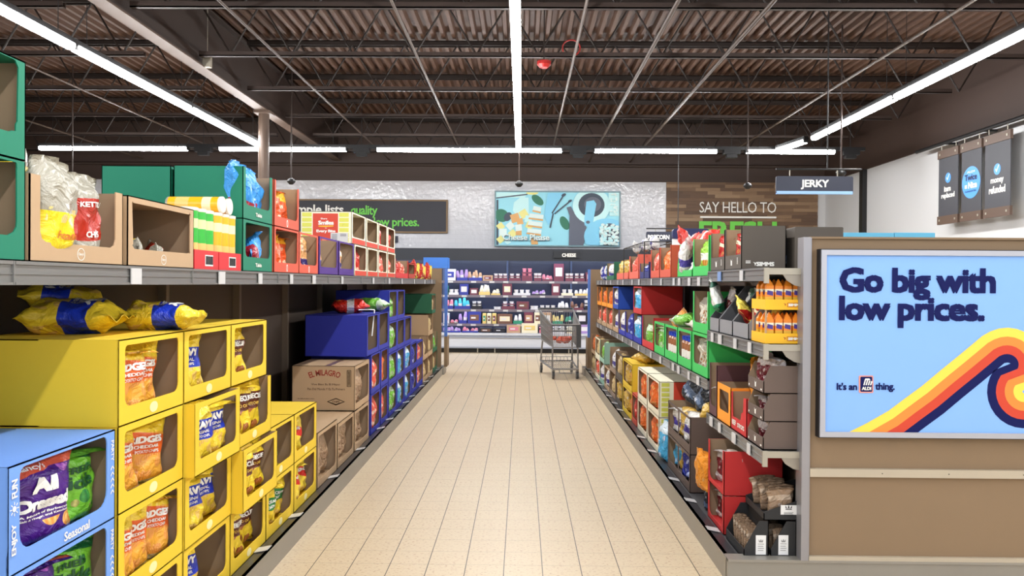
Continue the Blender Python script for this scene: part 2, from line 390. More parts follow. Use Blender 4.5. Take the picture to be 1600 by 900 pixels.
# cheese mural
Y = YB-.09
mx0, mz1 = pt2(775, 300, Y); mx1, mz0 = pt2(967, 384, Y)
MW, MH = mx1-mx0, mz1-mz0
def M(u, v): return mx0+MW*u, mz1-MH*v       # crop (500..1520, 105..545)
def mc(cx, cy): return M((cx-500)/1020.0, (cy-105)/440.0)
cm = {'bg': (160, 230, 246), 'pale': (206, 250, 252), 'yel': (240, 236, 150), 'org': (232, 178, 110), 'grn': (40, 120, 92), 'dk': (60, 74, 90), 'wht': (232, 250, 246), 'gry': (96, 102, 118), 'lb': (138, 216, 248)}
keys = list(cm); cmats = [mat('mural_'+k, cm[k], .5) for k in keys]
bm = bmesh.new(); box(bm, mx0, mx1, Y, YB-.005, mz0, mz1, 0)
o = new_obj('cheese_mural', fin(bm, 'cheese_mural', cmats)); tag(o, 'bright blue wall picture of cheese, leaves and a mortar', 'picture')
bm = bmesh.new()
for a in ((mx0-.03, mx1+.03, mz1, mz1+.03), (mx0-.03, mx1+.03, mz0-.03, mz0), (mx1, mx1+.03, mz0, mz1), (mx0-.03, mx0, mz0, mz1)): box(bm, a[0], a[1], Y-.02, YB-.005, a[2], a[3])
new_obj('mural_frame', fin(bm, 'mural_frame', mat('mural_frame', (120, 150, 158), .4)), o)
bm = bmesh.new(); lay = [0]
def mp_(pts, k, holes=()):
    lay[0] += 1; yy = Y-.0008*lay[0]-.001
    prism(bm, [[mc(*p_) for p_ in pts]]+[[mc(*p_) for p_ in h] for h in holes], lambda a, b, t: (a, yy-t, b), .0006, keys.index(k))
def mell(cx, cy, rx, ry, k, n=28, a0=0, a1=2*PI, rot=0):
    pts = []
    for i in range(n):
        a = a0+(a1-a0)*i/n; x_, y_ = rx*math.cos(a), ry*math.sin(a)
        pts.append((min(1518, max(502, cx+x_*math.cos(rot)-y_*math.sin(rot))), min(543, max(107, cy+x_*math.sin(rot)+y_*math.cos(rot)))))
    mp_(pts, k)
mp_([(502, 108), (760, 108), (740, 150), (502, 150)], 'pale'); mp_([(502, 150), (760, 118), (762, 128), (502, 160)], 'dk')
mp_([(505, 170), (520, 170), (524, 543), (505, 543)], 'dk')
mp_([(640, 260), (650, 190), (700, 150), (770, 150), (775, 330), (700, 330)], 'pale')
mell(548, 300, 60, 52, 'grn', rot=.5); mell(600, 310, 30, 40, 'dk', rot=.6)
mell(845, 170, 58, 32, 'grn', rot=.7); mell(1070, 360, 60, 34, 'grn', rot=1.1); mell(800, 112, 50, 14, 'yel')
for (cx, cy, s, k) in ((660, 320, 50, 'org'), (730, 285, 45, 'yel'), (770, 330, 40, 'pale'), (540, 390, 38, 'yel'), (560, 440, 44, 'wht'), (700, 350, 36, 'org'), (640, 450, 40, 'yel'), (690, 440, 34, 'org'), (620, 385, 40, 'wht'), (690, 400, 38, 'wht'), (540, 500, 36, 'yel'), (600, 520, 30, 'pale'), (820, 515, 40, 'org'), (780, 380, 40, 'yel')):
    a = rnd.uniform(0, 1.5); mp_([(cx+s*math.cos(a+i*PI/2), min(540, cy+s*math.sin(a+i*PI/2))) for i in range(4)], k)
for i in range(4):
    yy = 240+i*62; xx = 830-i*8 if i else 828
    wv = 62 if i else 36
    mp_([(xx-wv+20, yy-22), (xx+wv+12, yy-8), (xx+wv+8, yy+26), (xx-wv+14, yy+12)], 'wht'); mp_([(xx-wv+14, yy+14), (xx+wv+8, yy+28), (xx+wv+6, yy+42), (xx-wv+10, yy+26)], 'org')
mp_([(930, 110), (1060, 110), (1000, 260), (935, 380), (900, 300)], 'lb')
for a, b in (((1060, 130), (965, 280)), ((1118, 175), (985, 285)), ((975, 280), (950, 400))):
    d = Vector((b[0]-a[0], b[1]-a[1])).normalized(); n_ = (-d.y*6, d.x*6); mp_([(a[0]+n_[0], a[1]+n_[1]), (b[0]+n_[0], b[1]+n_[1]), (b[0]-n_[0], b[1]-n_[1]), (a[0]-n_[0], a[1]-n_[1])], 'dk')
mell(1060, 128, 20, 12, 'dk', rot=-.5); mell(1112, 178, 18, 10, 'dk', rot=-.5)
mp_([(1085, 230), (1120, 222), (1140, 260), (1220, 330), (1260, 420), (1225, 543), (1105, 543), (1110, 300)], 'gry')
mell(1290, 215, 155, 150, 'pale'); mell(1290, 210, 108, 100, 'dk'); mell(1300, 205, 70, 62, 'gry')
mp_([(1248, 180), (1310, 170), (1330, 200), (1300, 380), (1235, 380), (1232, 320)], 'lb'); mell(1268, 360, 36, 30, 'lb'); mell(1262, 352, 16, 13, 'gry')
mp_([(1430, 108), (1518, 108), (1518, 300), (1440, 300)], 'pale')
mell(1420, 470, 190, 150, 'lb'); mell(1440, 460, 85, 100, 'gry')
for i in range(110):
    cx, cy = rnd.uniform(1365, 1508), rnd.uniform(372, 535); mell(cx, cy, rnd.uniform(10, 17), rnd.uniform(9, 13), 'wht' if i % 3 else 'pale', 8)
for i in range(26): mell(rnd.uniform(1442, 1508), rnd.uniform(120, 290), 9, 6, 'wht', 7)
new_obj('mural_print', fin(bm, 'mural_print', cmats), o)
bm = bmesh.new(); ax, az = mc(560, 505); bx, bz = mc(945, 455); add_text(bm, 'Cheese Please', ax, bx, az, bz, xz(Y-.075), 0, .02); ax, az = mc(563, 510); bx, bz = mc(948, 460); add_text(bm, 'Cheese Please', ax, bx, az, bz, xz(Y-.07), 1, .02)
new_obj('mural_text', fin(bm, 'mural_text', [cmats[keys.index('wht')], cmats[keys.index('gry')]]), o)

# SAY HELLO TO letters
Y = YB-.07; bm = bmesh.new()
ax, az = pt2(1093, 332, Y); bx, bz = pt2(1213, 316, Y); add_text(bm, 'SAY HELLO TO', ax, bx, az, bz, xz(Y), 0, .0)
ax, az = pt2(1094, 340.5, Y); bx, bz = pt2(1213, 338.5, Y); box(bm, ax, bx, Y-.01, Y+.005, az, bz, 0)
ax, az = pt2(1092, 378, Y); bx, bz = pt2(1214, 346, Y); add_text(bm, 'FRESH', ax, bx, az, bz, xz(Y), 1, .03)
for q in (1110, 1150, 1190): ax, az = pt2(q, 339, Y); box(bm, ax, ax+.01, Y, YB-.05, az-.005, az+.005, 0)
tag(new_obj('wall_lettering', fin(bm, 'wall_lettering', [M_wprint, M_green])), 'white SAY HELLO TO lettering with green word on the wood wall', 'sign')

# hanging aisle signs
def hang_sign(px0, px1, py0, py1, Y, text, tb, label, stripe, ty, railx):
    x0, z1 = pt2(px0, py0, Y); x1, z0 = pt2(px1, py1, Y)
    bm = bmesh.new()
    prism(bm, [rrect(x0, x1, z0, z1, .02)], lambda a, b, t: (a, Y+t, b), .03)
    o = new_obj('aisle_sign', fin(bm, 'aisle_sign', M_navy)); tag(o, label, 'sign', 'hanging aisle signs')
    if stripe:
        bm = bmesh.new(); box(bm, x0+.005, x1-.005, Y-.004, Y+.034, z0-.005, z0+stripe); new_obj('bottom_stripe', fin(bm, 'bottom_stripe', mat('sign_lightblue', (150, 190, 240), .4)), o)
    ax, az = pt2(tb[0], tb[3], Y); bx, bz = pt2(tb[1], tb[2], Y)
    bm = bmesh.new(); add_text(bm, text, ax, bx, az, bz, xz(Y-.004), 0, .03); new_obj('sign_text', fin(bm, 'sign_text', M_wprint), o)
    if railx:
        rx0, rz = pt2(railx[0], railx[2], Y); rx1, _ = pt2(railx[1], railx[2], Y)
        bm = bmesh.new(); tube(bm, (rx0, Y+.015, rz), (rx1, Y+.015, rz), .012, 8); new_obj('hanging_rail', fin(bm, 'hanging_rail', M_black), o)
        bm = bmesh.new()
        for f in (.18, .8): tube(bm, (x0+(x1-x0)*f, Y+.015, z1-.01), (x0+(x1-x0)*f, Y+.015, rz), .006, 6)
        new_obj('hook', fin(bm, 'hook', M_lightmetal), o)
        bm = bmesh.new(); tube(bm, ((rx0+rx1)/2+.1, Y+.015, rz), ((rx0+rx1)/2+.1, Y+.015, ty), .008, 6); new_obj('hanging_rod', fin(bm, 'hanging_rod', M_black), o)
hang_sign(1213, 1333, 275, 303, 9.3, 'JERKY', (1251, 1295, 281, 296), 'dark hanging aisle sign reading JERKY with pale blue lower edge', .03, 5.1, (1213, 1347, 264))
hang_sign(1010, 1090, 362, 377, 14.5, 'POPCORN', (1012, 1046, 367, 374), 'small dark hanging sign reading POPCORN', 0, 5.1, (1010, 1092, 357))

# three banners along the right wall
XBn = XR-.22
def PXX(px, py, X):
    d = fwd + rt2*((px-800)/FPX) - up2*((py-450)/FPX)
    return CAMP + d*(X/d.x)
rail0 = PXX(1432, 238, XBn); rail1 = PXX(1660, 160, XBn)
bm = bmesh.new(); zr = 3.74; tube(bm, (XBn, rail1.y-3, zr), (XBn, rail0.y, zr), .03, 8)
yy = rail1.y-2.5
while yy < rail0.y: tube(bm, (XBn, yy, zr), (XR, yy, zr), .02, 6); yy += 1.05
tag(new_obj('banner_rail', fin(bm, 'banner_rail', M_black)), 'black metal rail fixed along the top of the right wall', 'rail')
M_ban = mat('banner_charcoal', (66, 66, 72), .55, var=.08, vscale=3); M_bwood = mat('banner_wood', (92, 72, 60), .5)
M_circ = mat('banner_blue', (84, 156, 238), .45)
ybn = [PXX(q, 290, XBn).y for q in (1466, 1499, 1501.5, 1535.5, 1538, 1581)]
for k, (lab_, cat_) in enumerate((('dark hanging wall banner reading item replaced', 1), ('dark wall banner with blue circle reading Twice as Nice', 2), ('dark hanging wall banner reading money refunded', 3))):
    ya, yb = ybn[2*k], ybn[2*k+1]; z0, z1 = 2.47, 3.63   # ya is the farther edge
    yc = (ya+yb)/2; hw = (ya-yb)/2-.01
    root = bpy.data.objects.new('wall_banner', None); COL.objects.link(root)
    root.matrix_world = Matrix(((0, 1, 0, XBn), (-1, 0, 0, yc), (0, 0, 1, 0), (0, 0, 0, 1)))   # local x -> -Y (screen right), local -y -> faces the aisle
    tag(root, lab_, 'banner', 'wall banners')
    bm = bmesh.new(); box(bm, -hw+.015, hw-.015, -.006, .006, z0+.03, z1-.03)
    new_obj('cloth', fin(bm, 'banner_cloth', M_ban), root)
    for nm, za in (('top_bar', z1-.13), ('bottom_bar', z0)):
        bm = bmesh.new(); box(bm, -hw, hw, -.02, .02, za, za+.13)
        for sx in (-hw+.07, hw-.07): box(bm, sx-.015, sx+.015, -.026, -.02, za+.05, za+.08, 1)
        new_obj(nm, fin(bm, nm, [M_bwood, M_lightmetal]), root)
    bm = bmesh.new()
    for sx in (-hw*.7, hw*.7): tube(bm, (sx, 0, z1), (sx, 0, 3.74), .006, 6)
    new_obj('hook', fin(bm, 'hook', M_lightmetal), root)
    bm = bmesh.new(); circ = lambda cx, cz, r, y, mi: prism(bm, [[(cx+r*math.cos(2*PI*i/28), cz+r*1.0*math.sin(2*PI*i/28)) for i in range(28)]], lambda a, b, t: (a, y-t, b), .002, mi)
    if k == 1:
        circ(0, 3.03, .235, -.008, 0); f = xz(-.013); s = .235
        add_text(bm, "ALDI", -.1, .1, 3.03+s*.6, 3.03+s*.72, f, 1, .02)
        add_text(bm, 'Twice', -s*.68, s*.68, 3.03+s*.12, 3.03+s*.52, f, 2, .03); add_text(bm, 'as', -s*.66, -s*.4, 3.03-s*.35, 3.03-s*.12, f, 1, .03); add_text(bm, 'Nice', -s*.28, s*.68, 3.03-s*.38, 3.03+s*.02, f, 1, .04)
        add_text(bm, 'GUARANTEE', -s*.66, s*.6, 3.03-s*.6, 3.03-s*.5, f, 2, .02)
    else:
        cz = 3.18 if k == 0 else 3.13; circ(0, cz, .078, -.008, 0)
        prism(bm, [[(-.038, cz+.0), (-.01, cz-.04), (.05, cz+.055), (.038, cz+.06), (-.01, cz-.016), (-.028, cz+.012)]], lambda a, b, t: (a, -.012-t, b), .002, 1)
        a, b = (('item', 'replaced') if k == 0 else ('money', 'refunded')); f = xz(-.009)
        add_text(bm, a, -.11 if k == 0 else -.15, .08 if k == 0 else .15, cz-.21, cz-.125, f, 1, .03); add_text(bm, b, -.19, .19, cz-.33, cz-.225, f, 1, .03)
    new_obj('banner_print', fin(bm, 'banner_print', [M_circ, M_wprint, mat('print_dark_blue', (20, 32, 80), .5)]), root)

# ================================================================= SHELVING RUNS
def add_gondola(side):
    L = side == 'L'; s = -1 if L else 1
    root = bpy.data.objects.new('shelving_run', None); COL.objects.link(root)
    tag(root, ('long grey shelving run along the left side of the aisle' if L else 'grey shelving run on the right of the aisle with poster end panel'), 'shelving', 'shelving runs')
    xk = 1.283 if L else 1.046; xs = 1.42 if L else 1.225; xb = 2.12 if L else 1.86
    y0, y1 = (1.0, 13.0) if L else (4.02, 13.0)
    root.location = (s*xk, y0, 0)
    def O(nm, bm, m, par=None):
        bm.transform(Matrix.Translation((-s*xk, -y0, 0))); return new_obj(nm, fin(bm, nm, m), par or root)
    def bx(bm, xa, xb_, *r): box(bm, min(s*xa, s*xb_), max(s*xa, s*xb_), *r)
    # base deck and kick plate segments
    bm = bmesh.new(); bx(bm, xk+.02, xb, y0+.01, y1, .02, .098); O('base_deck', bm, M_deck)
    y = y0; k = 0
    while y < y1-.1:
        ye = min(y+1.2, y1)
        bm = bmesh.new(); bx(bm, xk, xk+.02, y, ye-.004, 0, .122); bx(bm, xk-.004, xk+.02, y, ye-.004, .108, .122); bx(bm, xk, xk+.02, ye-.004, ye, .0, .115); O('kick_plate', bm, M_base)
        y = ye
    # tilted tag channel on the base
    bm = bmesh.new(); prism(bm, [[(xk+.015, .098), (xk+.08, .098), (xk+.08, .104), (xk+.015, .116)]], lambda p, q, t: (s*p, y0+.01+t, q), y1-y0-.02); rail = O('base_rail', bm, mat('rail_dark', (70, 70, 74), .35, .3))
    y = y0+.45
    while y < y1-.2:
        bm = bmesh.new(); prism(bm, [[(xk+.012, .121), (xk+.082, .108), (xk+.083, .111), (xk+.013, .124)]], lambda p, q, t: (s*p, y+t, q), .075)
        bm.transform(Matrix.Translation((-s*xk, -y0, 0))); new_obj('price_tag', fin(bm, 'price_tag', M_tag), rail); y += rnd.choice((.5, .55, .6, .95))
    # back panel and uprights
    zt = 1.78 if L else 1.72
    bm = bmesh.new(); bx(bm, xb, xb+.04, y0, y1, .1, zt); O('back_panel', bm, M_peg)
    y = y0+.02
    while y <= y1:
        bm = bmesh.new(); bx(bm, xb-.05, xb, y-.02, y+.02, .1, zt); O('upright', bm, mat('upright_brown', (110, 96, 84), .5)); y += 1.2
    # shelves
    runs = [(y0, y1, 1.55, 10)] if L else [(4.02, 5.22, 1.585, 1), (4.02, 5.22, 1.2, 1), (4.02, 5.22, .66, 1), (5.22, 13, 1.555, 6), (5.22, 13, .874, 6)]
    for (ya, yb, z, n) in runs:
        st = (yb-ya)/n
        for i in range(n):
            a, b = ya+i*st, ya+(i+1)*st
            bm = bmesh.new(); bx(bm, xs+.012, xb-.05, a+.002, b-.002, z-.03, z); sh = O('shelf', bm, M_steel)
            bm = bmesh.new(); bx(bm, xs, xs+.012, a+.002, b-.002, z-.062, z+.004); bx(bm, xs-.006, xs+.012, a+.002, b-.002, z-.006, z+.004); bx(bm, xs-.006, xs, a+.002, b-.002, z-.064, z-.056); bx(bm, xs-.003, xs, a+.002, b-.002, z-.034, z-.03)
            bx(bm, xs-.007, xs, b-.008, b-.002, z-.064, z+.004)
            bm.transform(Matrix.Translation((-s*xk, -y0, 0))); new_obj('price_rail', fin(bm, 'price_rail', M_railm), sh)
            TL = [2.85, 3.68, 4.24, 4.82, 5.34, 6.2, 7.5, 8.4, 9.3, 10.4, 11.5, 12.4]
            for f in ([(q-a)/st for q in TL if a <= q < b-.08] if L else ((.16, .4, .68, .85) if i == 0 and z != 1.585 else (.3, .7))):
                yy = a+st*f+rnd.uniform(-.1, .1)*(0 if ya < 5.3 else 1)
                bm = bmesh.new(); bx(bm, xs-.012, xs-.007, yy, yy+rnd.choice((.055, .075)), z-.062, z-.004)
                bm.transform(Matrix.Translation((-s*xk, -y0, 0))); new_obj('price_tag', fin(bm, 'price_tag', mat('tag_blue', (120, 150, 200), .4) if (z == 1.585 and f > .5) else M_tag), sh)
        if not L and ya < 5:      # end bracket of the near bay
            bm = bmesh.new(); bx(bm, xs+.01, xb-.05, ya-.012, ya, z-.03, z+.002); bx(bm, xs-.004, xs+.02, ya-.014, ya, z-.075, z+.004); O('shelf_end', bm, M_lightmetal)
            bm = bmesh.new(); prism(bm, [[(xs+.09, z-.03), (xs+.11, z-.06), (xs+.15, z-.085), (xs+.22, z-.1), (xb-.06, z-.1), (xb-.06, z-.03)]], lambda p, q, t: (s*p, ya-.008+t, q), .006)
            prism(bm, [[(xs+.2+.008*math.cos(i*PI/4), z-.06+.008*math.sin(i*PI/4)) for i in range(8)]], lambda p, q, t: (s*p, ya-.0095+t, q), .001, 1)
            O('shelf_bracket', bm, [mat('bracket_grey', (150, 142, 130), .4, .2), M_black])
    # far end panel
    bm = bmesh.new(); bx(bm, (xk+.03) if L else 1.13, xb+.7, y1, y1+.04, .0, 1.74); O('end_panel', bm, M_taupe)
    bm = bmesh.new(); bx(bm, xk-.02, xb+.7, y1-.06, y1+.35, 0, .12); O('end_base', bm, M_base)
    return root
gl = add_gondola('L'); gr = add_gondola('R')
# blue endcap header units at the far ends
for s, x0, x1, lab_ in ((-1, 1.22, 1.62, 'blue end display header at the far end of left shelving'), (1, 1.09, 1.5, 'blue end display strip at the far end of right shelving')):
    bm = bmesh.new(); xa, xb_ = sorted((s*x0, s*(x0+.05))); box(bm, xa, xb_, 13.06, 13.1, .62, 1.74); box(bm, xa, xb_+.0, 13.04, 13.4, .0+.12, .62, 1)
    o = new_obj('end_display', fin(bm, 'end_display', [mat('blue_strip', (84, 124, 205), .4), M_taupe])); tag(o, lab_, 'display')
    if s < 0:
        bm = bmesh.new(); xa, xb_ = sorted((s*x0, s*x1)); box(bm, xa, xb_, 13.05, 13.4, 1.745, 1.92); new_obj('header_box', fin(bm, 'header_box', mat('blue_header', (64, 128, 220), .4)), o)

# ------------------------------------------------- near end panel with poster (right)
Y0 = 3.985
xp0, xp1 = 1.405, 2.75
pr_ = bpy.data.objects.new('end_panel_unit', None); COL.objects.link(pr_); pr_.location = (xp0, 4.0, 0)
tag(pr_, 'tall taupe end panel of the right shelving carrying the framed poster', 'panel')
def OP(nm, bm, m, par=None): bm.transform(Matrix.Translation((-xp0, -4.0, 0))); return new_obj(nm, fin(bm, nm, m), par or pr_)
bm = bmesh.new(); box(bm, xp0+.035, xp1, 4.0, 4.05, .125, 1.735); OP('board', bm, M_taupe)
bm = bmesh.new(); box(bm, xp0, xp0+.035, Y0-.01, 4.06, .125, 1.742); box(bm, xp0+.035, xp0+.042, Y0-.005, 4.06, .125, 1.74); OP('edge_post', bm, mat('post_metal', (152, 150, 154), .35, .4))
bm = bmesh.new(); box(bm, xp0+.035, xp1, 3.985, 4.06, 1.735, 1.745); OP('top_cap', bm, M_taupe)
bm = bmesh.new(); box(bm, xp0+.042, xp1, 3.975, 4.0, .545, .585)
for q in (.4, .73, 1.1): box(bm, xp0+q-.002, xp0+q+.002, 3.972, 3.976, .563, .567, 1)
OP('bumper_strip', bm, [mat('bumper_cream', (182, 170, 150), .5, var=.08), M_ink])
bm = bmesh.new(); box(bm, xp0+.04, xp1, 3.98, 4.0, .125, .145); OP('foot_strip', bm, mat('bumper_cream', (182, 170, 150)))
bm = bmesh.new(); box(bm, 1.046, xp1+.03, 3.99, 4.03, 0, .118); box(bm, 1.046, xp1+.03, 3.98, 4.07, .112, .125); OP('base_plinth', bm, M_base)
bm = bmesh.new(); box(bm, xp0+.04, xp1, 4.05, 4.1, .125, 1.7); OP('rear_board', bm, M_peg)
bm = bmesh.new(); box(bm, xp1, xp1+.03, 3.98, 4.06, .125, 1.742); OP('far_post', bm, M_base)

# poster
Yp = 3.955
def sg(cx, cy): q = P(1240+cx/2.647, 360+cy/2.647, Yp); return q.x, q.z
fx0, fz1 = sg(118, 80); _, fz0 = sg(100, 853); fx0 = (fx0+sg(100, 853)[0])/2; fx1 = fx0+1.11
pr0 = bpy.data.objects.new('framed_poster', None); COL.objects.link(pr0); pr0.location = (fx0, Yp, fz0)
tag(pr0, 'silver framed light blue poster reading Go big with low prices', 'poster')
def OQ(nm, bm, m, par=None): bm.transform(Matrix.Translation((-fx0, -Yp, -fz0))); return new_obj(nm, fin(bm, nm, m), par or pr0)
ft = .026
bm = bmesh.new()
for (a, b, c, d, ex) in ((fx0, fx1, fz1-ft, fz1, 'h'), (fx0, fx1, fz0, fz0+ft, 'h'), (fx0, fx0+ft, fz0+ft, fz1-ft, 'v'), (fx1-ft, fx1, fz0+ft, fz1-ft, 'v')):
    box(bm, a, b, Yp-.012, 3.998, c, d)
e_ = .004
for (a, b, c, d) in ((fx0-e_, fx1+e_, fz1, fz1+e_), (fx0-e_, fx1+e_, fz0-e_, fz0), (fx0-e_, fx0, fz0, fz1), (fx1, fx1+e_, fz0, fz1)): box(bm, a, b, Yp-.004, 3.998, c, d, 1)
fr = OQ('poster_frame', bm, [mat('silver_frame', (178, 179, 188), .3, .3), M_ink])
M_poster = mat('poster_blue', (132, 180, 246), .55)
bm = bmesh.new(); box(bm, fx0+ft, fx1-ft, Yp, 3.998, fz0+ft, fz1-ft); sheet = OQ('poster_sheet', bm, M_poster)
M_pn = mat('poster_navy', (14, 22, 84), .7, spec=.2)
bm = bmesh.new(); f = xz(Yp-.003)
def tb(s, cx0, cx1, cyt, cyb, bold=.03, mi=0):
    ax, az = sg(cx0, cyb); bx_, bz = sg(cx1, cyt); add_text(bm, s, ax, bx_, az, bz, f, mi, bold)
for a_ in (('Go big with', 188, 836, 156, 287, .038), ('low prices.', 186, 790, 274, 402, .038), ("It's an", 177, 262, 630, 660, .03), ('thing.', 336, 417, 630, 668, .03)):
    bm = bmesh.new(); tb(*a_); OQ('poster_words', bm, M_pn)
bm = bmesh.new()
def pl(loop, mi, y): prism(bm, [[sg(*q) for q in loop]], lambda a, b, t: (a, y-t, b), .0006, mi)
pl(rrect(269, 329, 600, 672, 5), 0, Yp-.002); pl(rrect(275, 324, 605, 667, 4), 1, Yp-.003)
for i in range(4): pl([(287+i*9, 640), (293+i*9, 616+i*2), (298+i*9, 616+i*3), (292+i*9, 640)], 2, Yp-.004)
pl([(295, 612), (312, 612), (316, 619), (292, 619)], 2, Yp-.0045)
ax, az = sg(280, 660); bx_, bz = sg(319, 646); add_text(bm, 'ALDI', ax, bx_, az, bz, xz(Yp-.005), 2, .04)
OQ('poster_emblem', bm, [mat('emblem_rim', (226, 150, 140), .5), M_pn, M_wprint])
# wave ribbon of four bands
path = [(250, 985), (370, 925), (470, 868), (545, 812), (620, 757), (700, 690), (780, 625), (840, 575), (872, 548)]
def ribbon_edge(d):
    pts = []
    for i, (x, y) in enumerate(path):
        a = path[max(0, i-1)]; b = path[min(len(path)-1, i+1)]; t = Vector((b[0]-a[0], b[1]-a[1])).normalized(); pts.append((x+t.y*d, y-t.x*d))
    # clockwise arc round P1
    P1 = (876, 552); r = 4+d; P1c = P1; a0 = math.atan2(-t.x, t.y)   # starting direction (normal)
    a1 = math.radians(38)
    # drift the centre so that the outer bands have the photo's flatter crest
    for i in range(1, 13):
        a = a0+(a1-a0)*i/12; pts.append((P1[0]+r*math.cos(a)+18*i/12, P1[1]+r*math.sin(a)-4*i/12))
    # down to the second arc
    P2 = (952, 666); R = 152-d
    b0 = math.radians(-145); b1 = -1.9*PI+math.radians(30)
    for i in range(0, 16):
        b = b0+(math.radians(-330)-b0)*i/15; pts.append((P2[0]+R*math.cos(b), P2[1]+R*math.sin(b)))
    for i in range(1, 6): pts.append((P2[0]+R*math.cos(b)+i*60*math.cos(math.radians(-60)), P2[1]+R*math.sin(b)+i*60*math.sin(math.radians(-60))))
    return pts
bm = bmesh.new()
ds = [0, 36, 72, 108, 145]
for k in range(4):
    A = ribbon_edge(ds[k]); B = ribbon_edge(ds[k+1]); yy = Yp-.0012-.0003*k
    VA = [bm.verts.new((sg(*q)[0], yy, sg(*q)[1])) for q in A]; VB = [bm.verts.new((sg(*q)[0], yy, sg(*q)[1])) for q in B]
    for i in range(len(A)-1): bm.faces.new((VA[i], VA[i+1], VB[i+1], VB[i])).material_index = k
for co, no in (((0, 0, fz0+ft), (0, 0, -1)), ((0, 0, fz1-ft), (0, 0, 1)), ((fx1-ft, 0, 0), (1, 0, 0)), ((fx0+ft, 0, 0), (-1, 0, 0))):
    g = list(bm.verts)+list(bm.edges)+list(bm.faces)
    bmesh.ops.bisect_plane(bm, geom=g, plane_co=co, plane_no=no, clear_outer=True)
OQ('poster_ribbon', bm, [M_pn, mat('band_red', (206, 62, 34), .5), mat('band_orange', (238, 138, 52), .5), mat('band_yellow', (250, 216, 78), .5)])

# ================================================================= CHEESE CASE
YC = 17.1
root = bpy.data.objects.new('cheese_case', None); COL.objects.link(root); root.location = (0, YC, 0)
tag(root, 'long open refrigerated cheese case along the back wall, five lit shelves', 'fridge')
cx0, cx1 = -4.6, 3.9
def OC(nm, bm, m, par=None): bm.transform(Matrix.Translation((0, -YC, 0))); return new_obj(nm, fin(bm, nm, m), par or root)
M_cw = mat('case_white', (208, 212, 222), .35); M_cin = mat('case_inside', (38, 46, 78), .3)
M_cnavy = mat('case_navy', (30, 34, 44), .45)
bm = bmesh.new(); box(bm, cx0, cx1, YC, 17.85, .12, .40); box(bm, cx0, cx1, YC-.03, YC+.03, .38, .43); OC('lower_body', bm, M_cw)
bm = bmesh.new(); box(bm, cx0, cx1, YC-.035, YC, .33, .36); box(bm, cx0, cx1, YC-.025, YC, .1, .13); OC('bumper_trim', bm, mat('case_grey', (150, 156, 170), .35))
bm = bmesh.new(); box(bm, cx0, cx1, YC+.06, 17.85, 0, .12); OC('kick_plate', bm, M_black)
for px in (746, 773, 889):
    q = P(px, 548, YC-.02); bm = bmesh.new(); box(bm, q.x-.012, q.x+.012, YC+.02, YC+.06, .0, .12); OC('leg', bm, M_lightmetal)
bm = bmesh.new(); box(bm, cx0, cx1, 17.75, 17.85, .4, 2.05); OC('inner_back', bm, M_cin)
bm = bmesh.new(); box(bm, cx0, cx1, YC-.02, 17.85, 2.04, 2.25); OC('header', bm, M_cnavy)
bm = bmesh.new(); ax, az = pt2(865, 403, YC-.08); bx_, bz = pt2(906, 393, YC-.08); box(bm, ax, bx_, YC-.08, YC-.05, az, bz); box(bm, ax, bx_, YC-.05, YC-.02, bz-.03, bz)
sn = OC('case_sign', bm, mat('case_sign_black', (18, 22, 30), .4)); bm = bmesh.new(); ax, az = pt2(878, 401.5, YC-.084); bx_, bz = pt2(900, 396, YC-.084); add_text(bm, 'CHEESE', ax, bx_, az, bz, xz(YC-.084), 0, .035)
bm.transform(Matrix.Translation((0, -YC, 0))); new_obj('sign_text', fin(bm, 'sign_text', M_wprint), sn)
M_cled = mat('case_led', (214, 228, 255), .4, emit=26)
bm = bmesh.new(); box(bm, cx0, cx1, YC-.02, YC+.03, 1.99, 2.04); OC('header_lip', bm, M_cnavy)
bm = bmesh.new(); box(bm, cx0, cx1, YC+.06, YC+.085, 2.02, 2.04); OC('top_light', bm, M_cled)
SHZ = [(1.545, .0), (1.235, .0), (.925, .0), (.61, .0)]
for z, _ in SHZ:
    bm = bmesh.new(); box(bm, cx0, cx1, YC+.16, 17.74, z-.02, z); sh = OC('case_shelf', bm, M_cw)
    bm = bmesh.new(); box(bm, cx0, cx1, YC+.145, YC+.16, z-.04, z+.012); bm.transform(Matrix.Translation((0, -YC, 0))); rl = new_obj('price_rail', fin(bm, 'price_rail', mat('case_rail', (120, 112, 124), .4)), sh)
    bm = bmesh.new(); box(bm, cx0, cx1, YC+.18, YC+.195, z-.028, z-.021); bm.transform(Matrix.Translation((0, -YC, 0))); new_obj('shelf_light', fin(bm, 'shelf_light', M_cled), sh)
    x = -2.0
    while x < 2.2:
        bm = bmesh.new(); box(bm, x, x+.11, YC+.135, YC+.146, z-.036, z+.004); bm.transform(Matrix.Translation((0, -YC, 0))); new_obj('price_tag', fin(bm, 'price_tag', M_tag), rl); x += rnd.choice((.3, .4, .5))
for x in [cx0+.02+i*1.42 for i in range(7)]:
    bm = bmesh.new(); box(bm, x-.02, x+.02, 17.68, 17.75, .4, 2.04); OC('upright', bm, mat('case_upright', (88, 104, 140), .4))
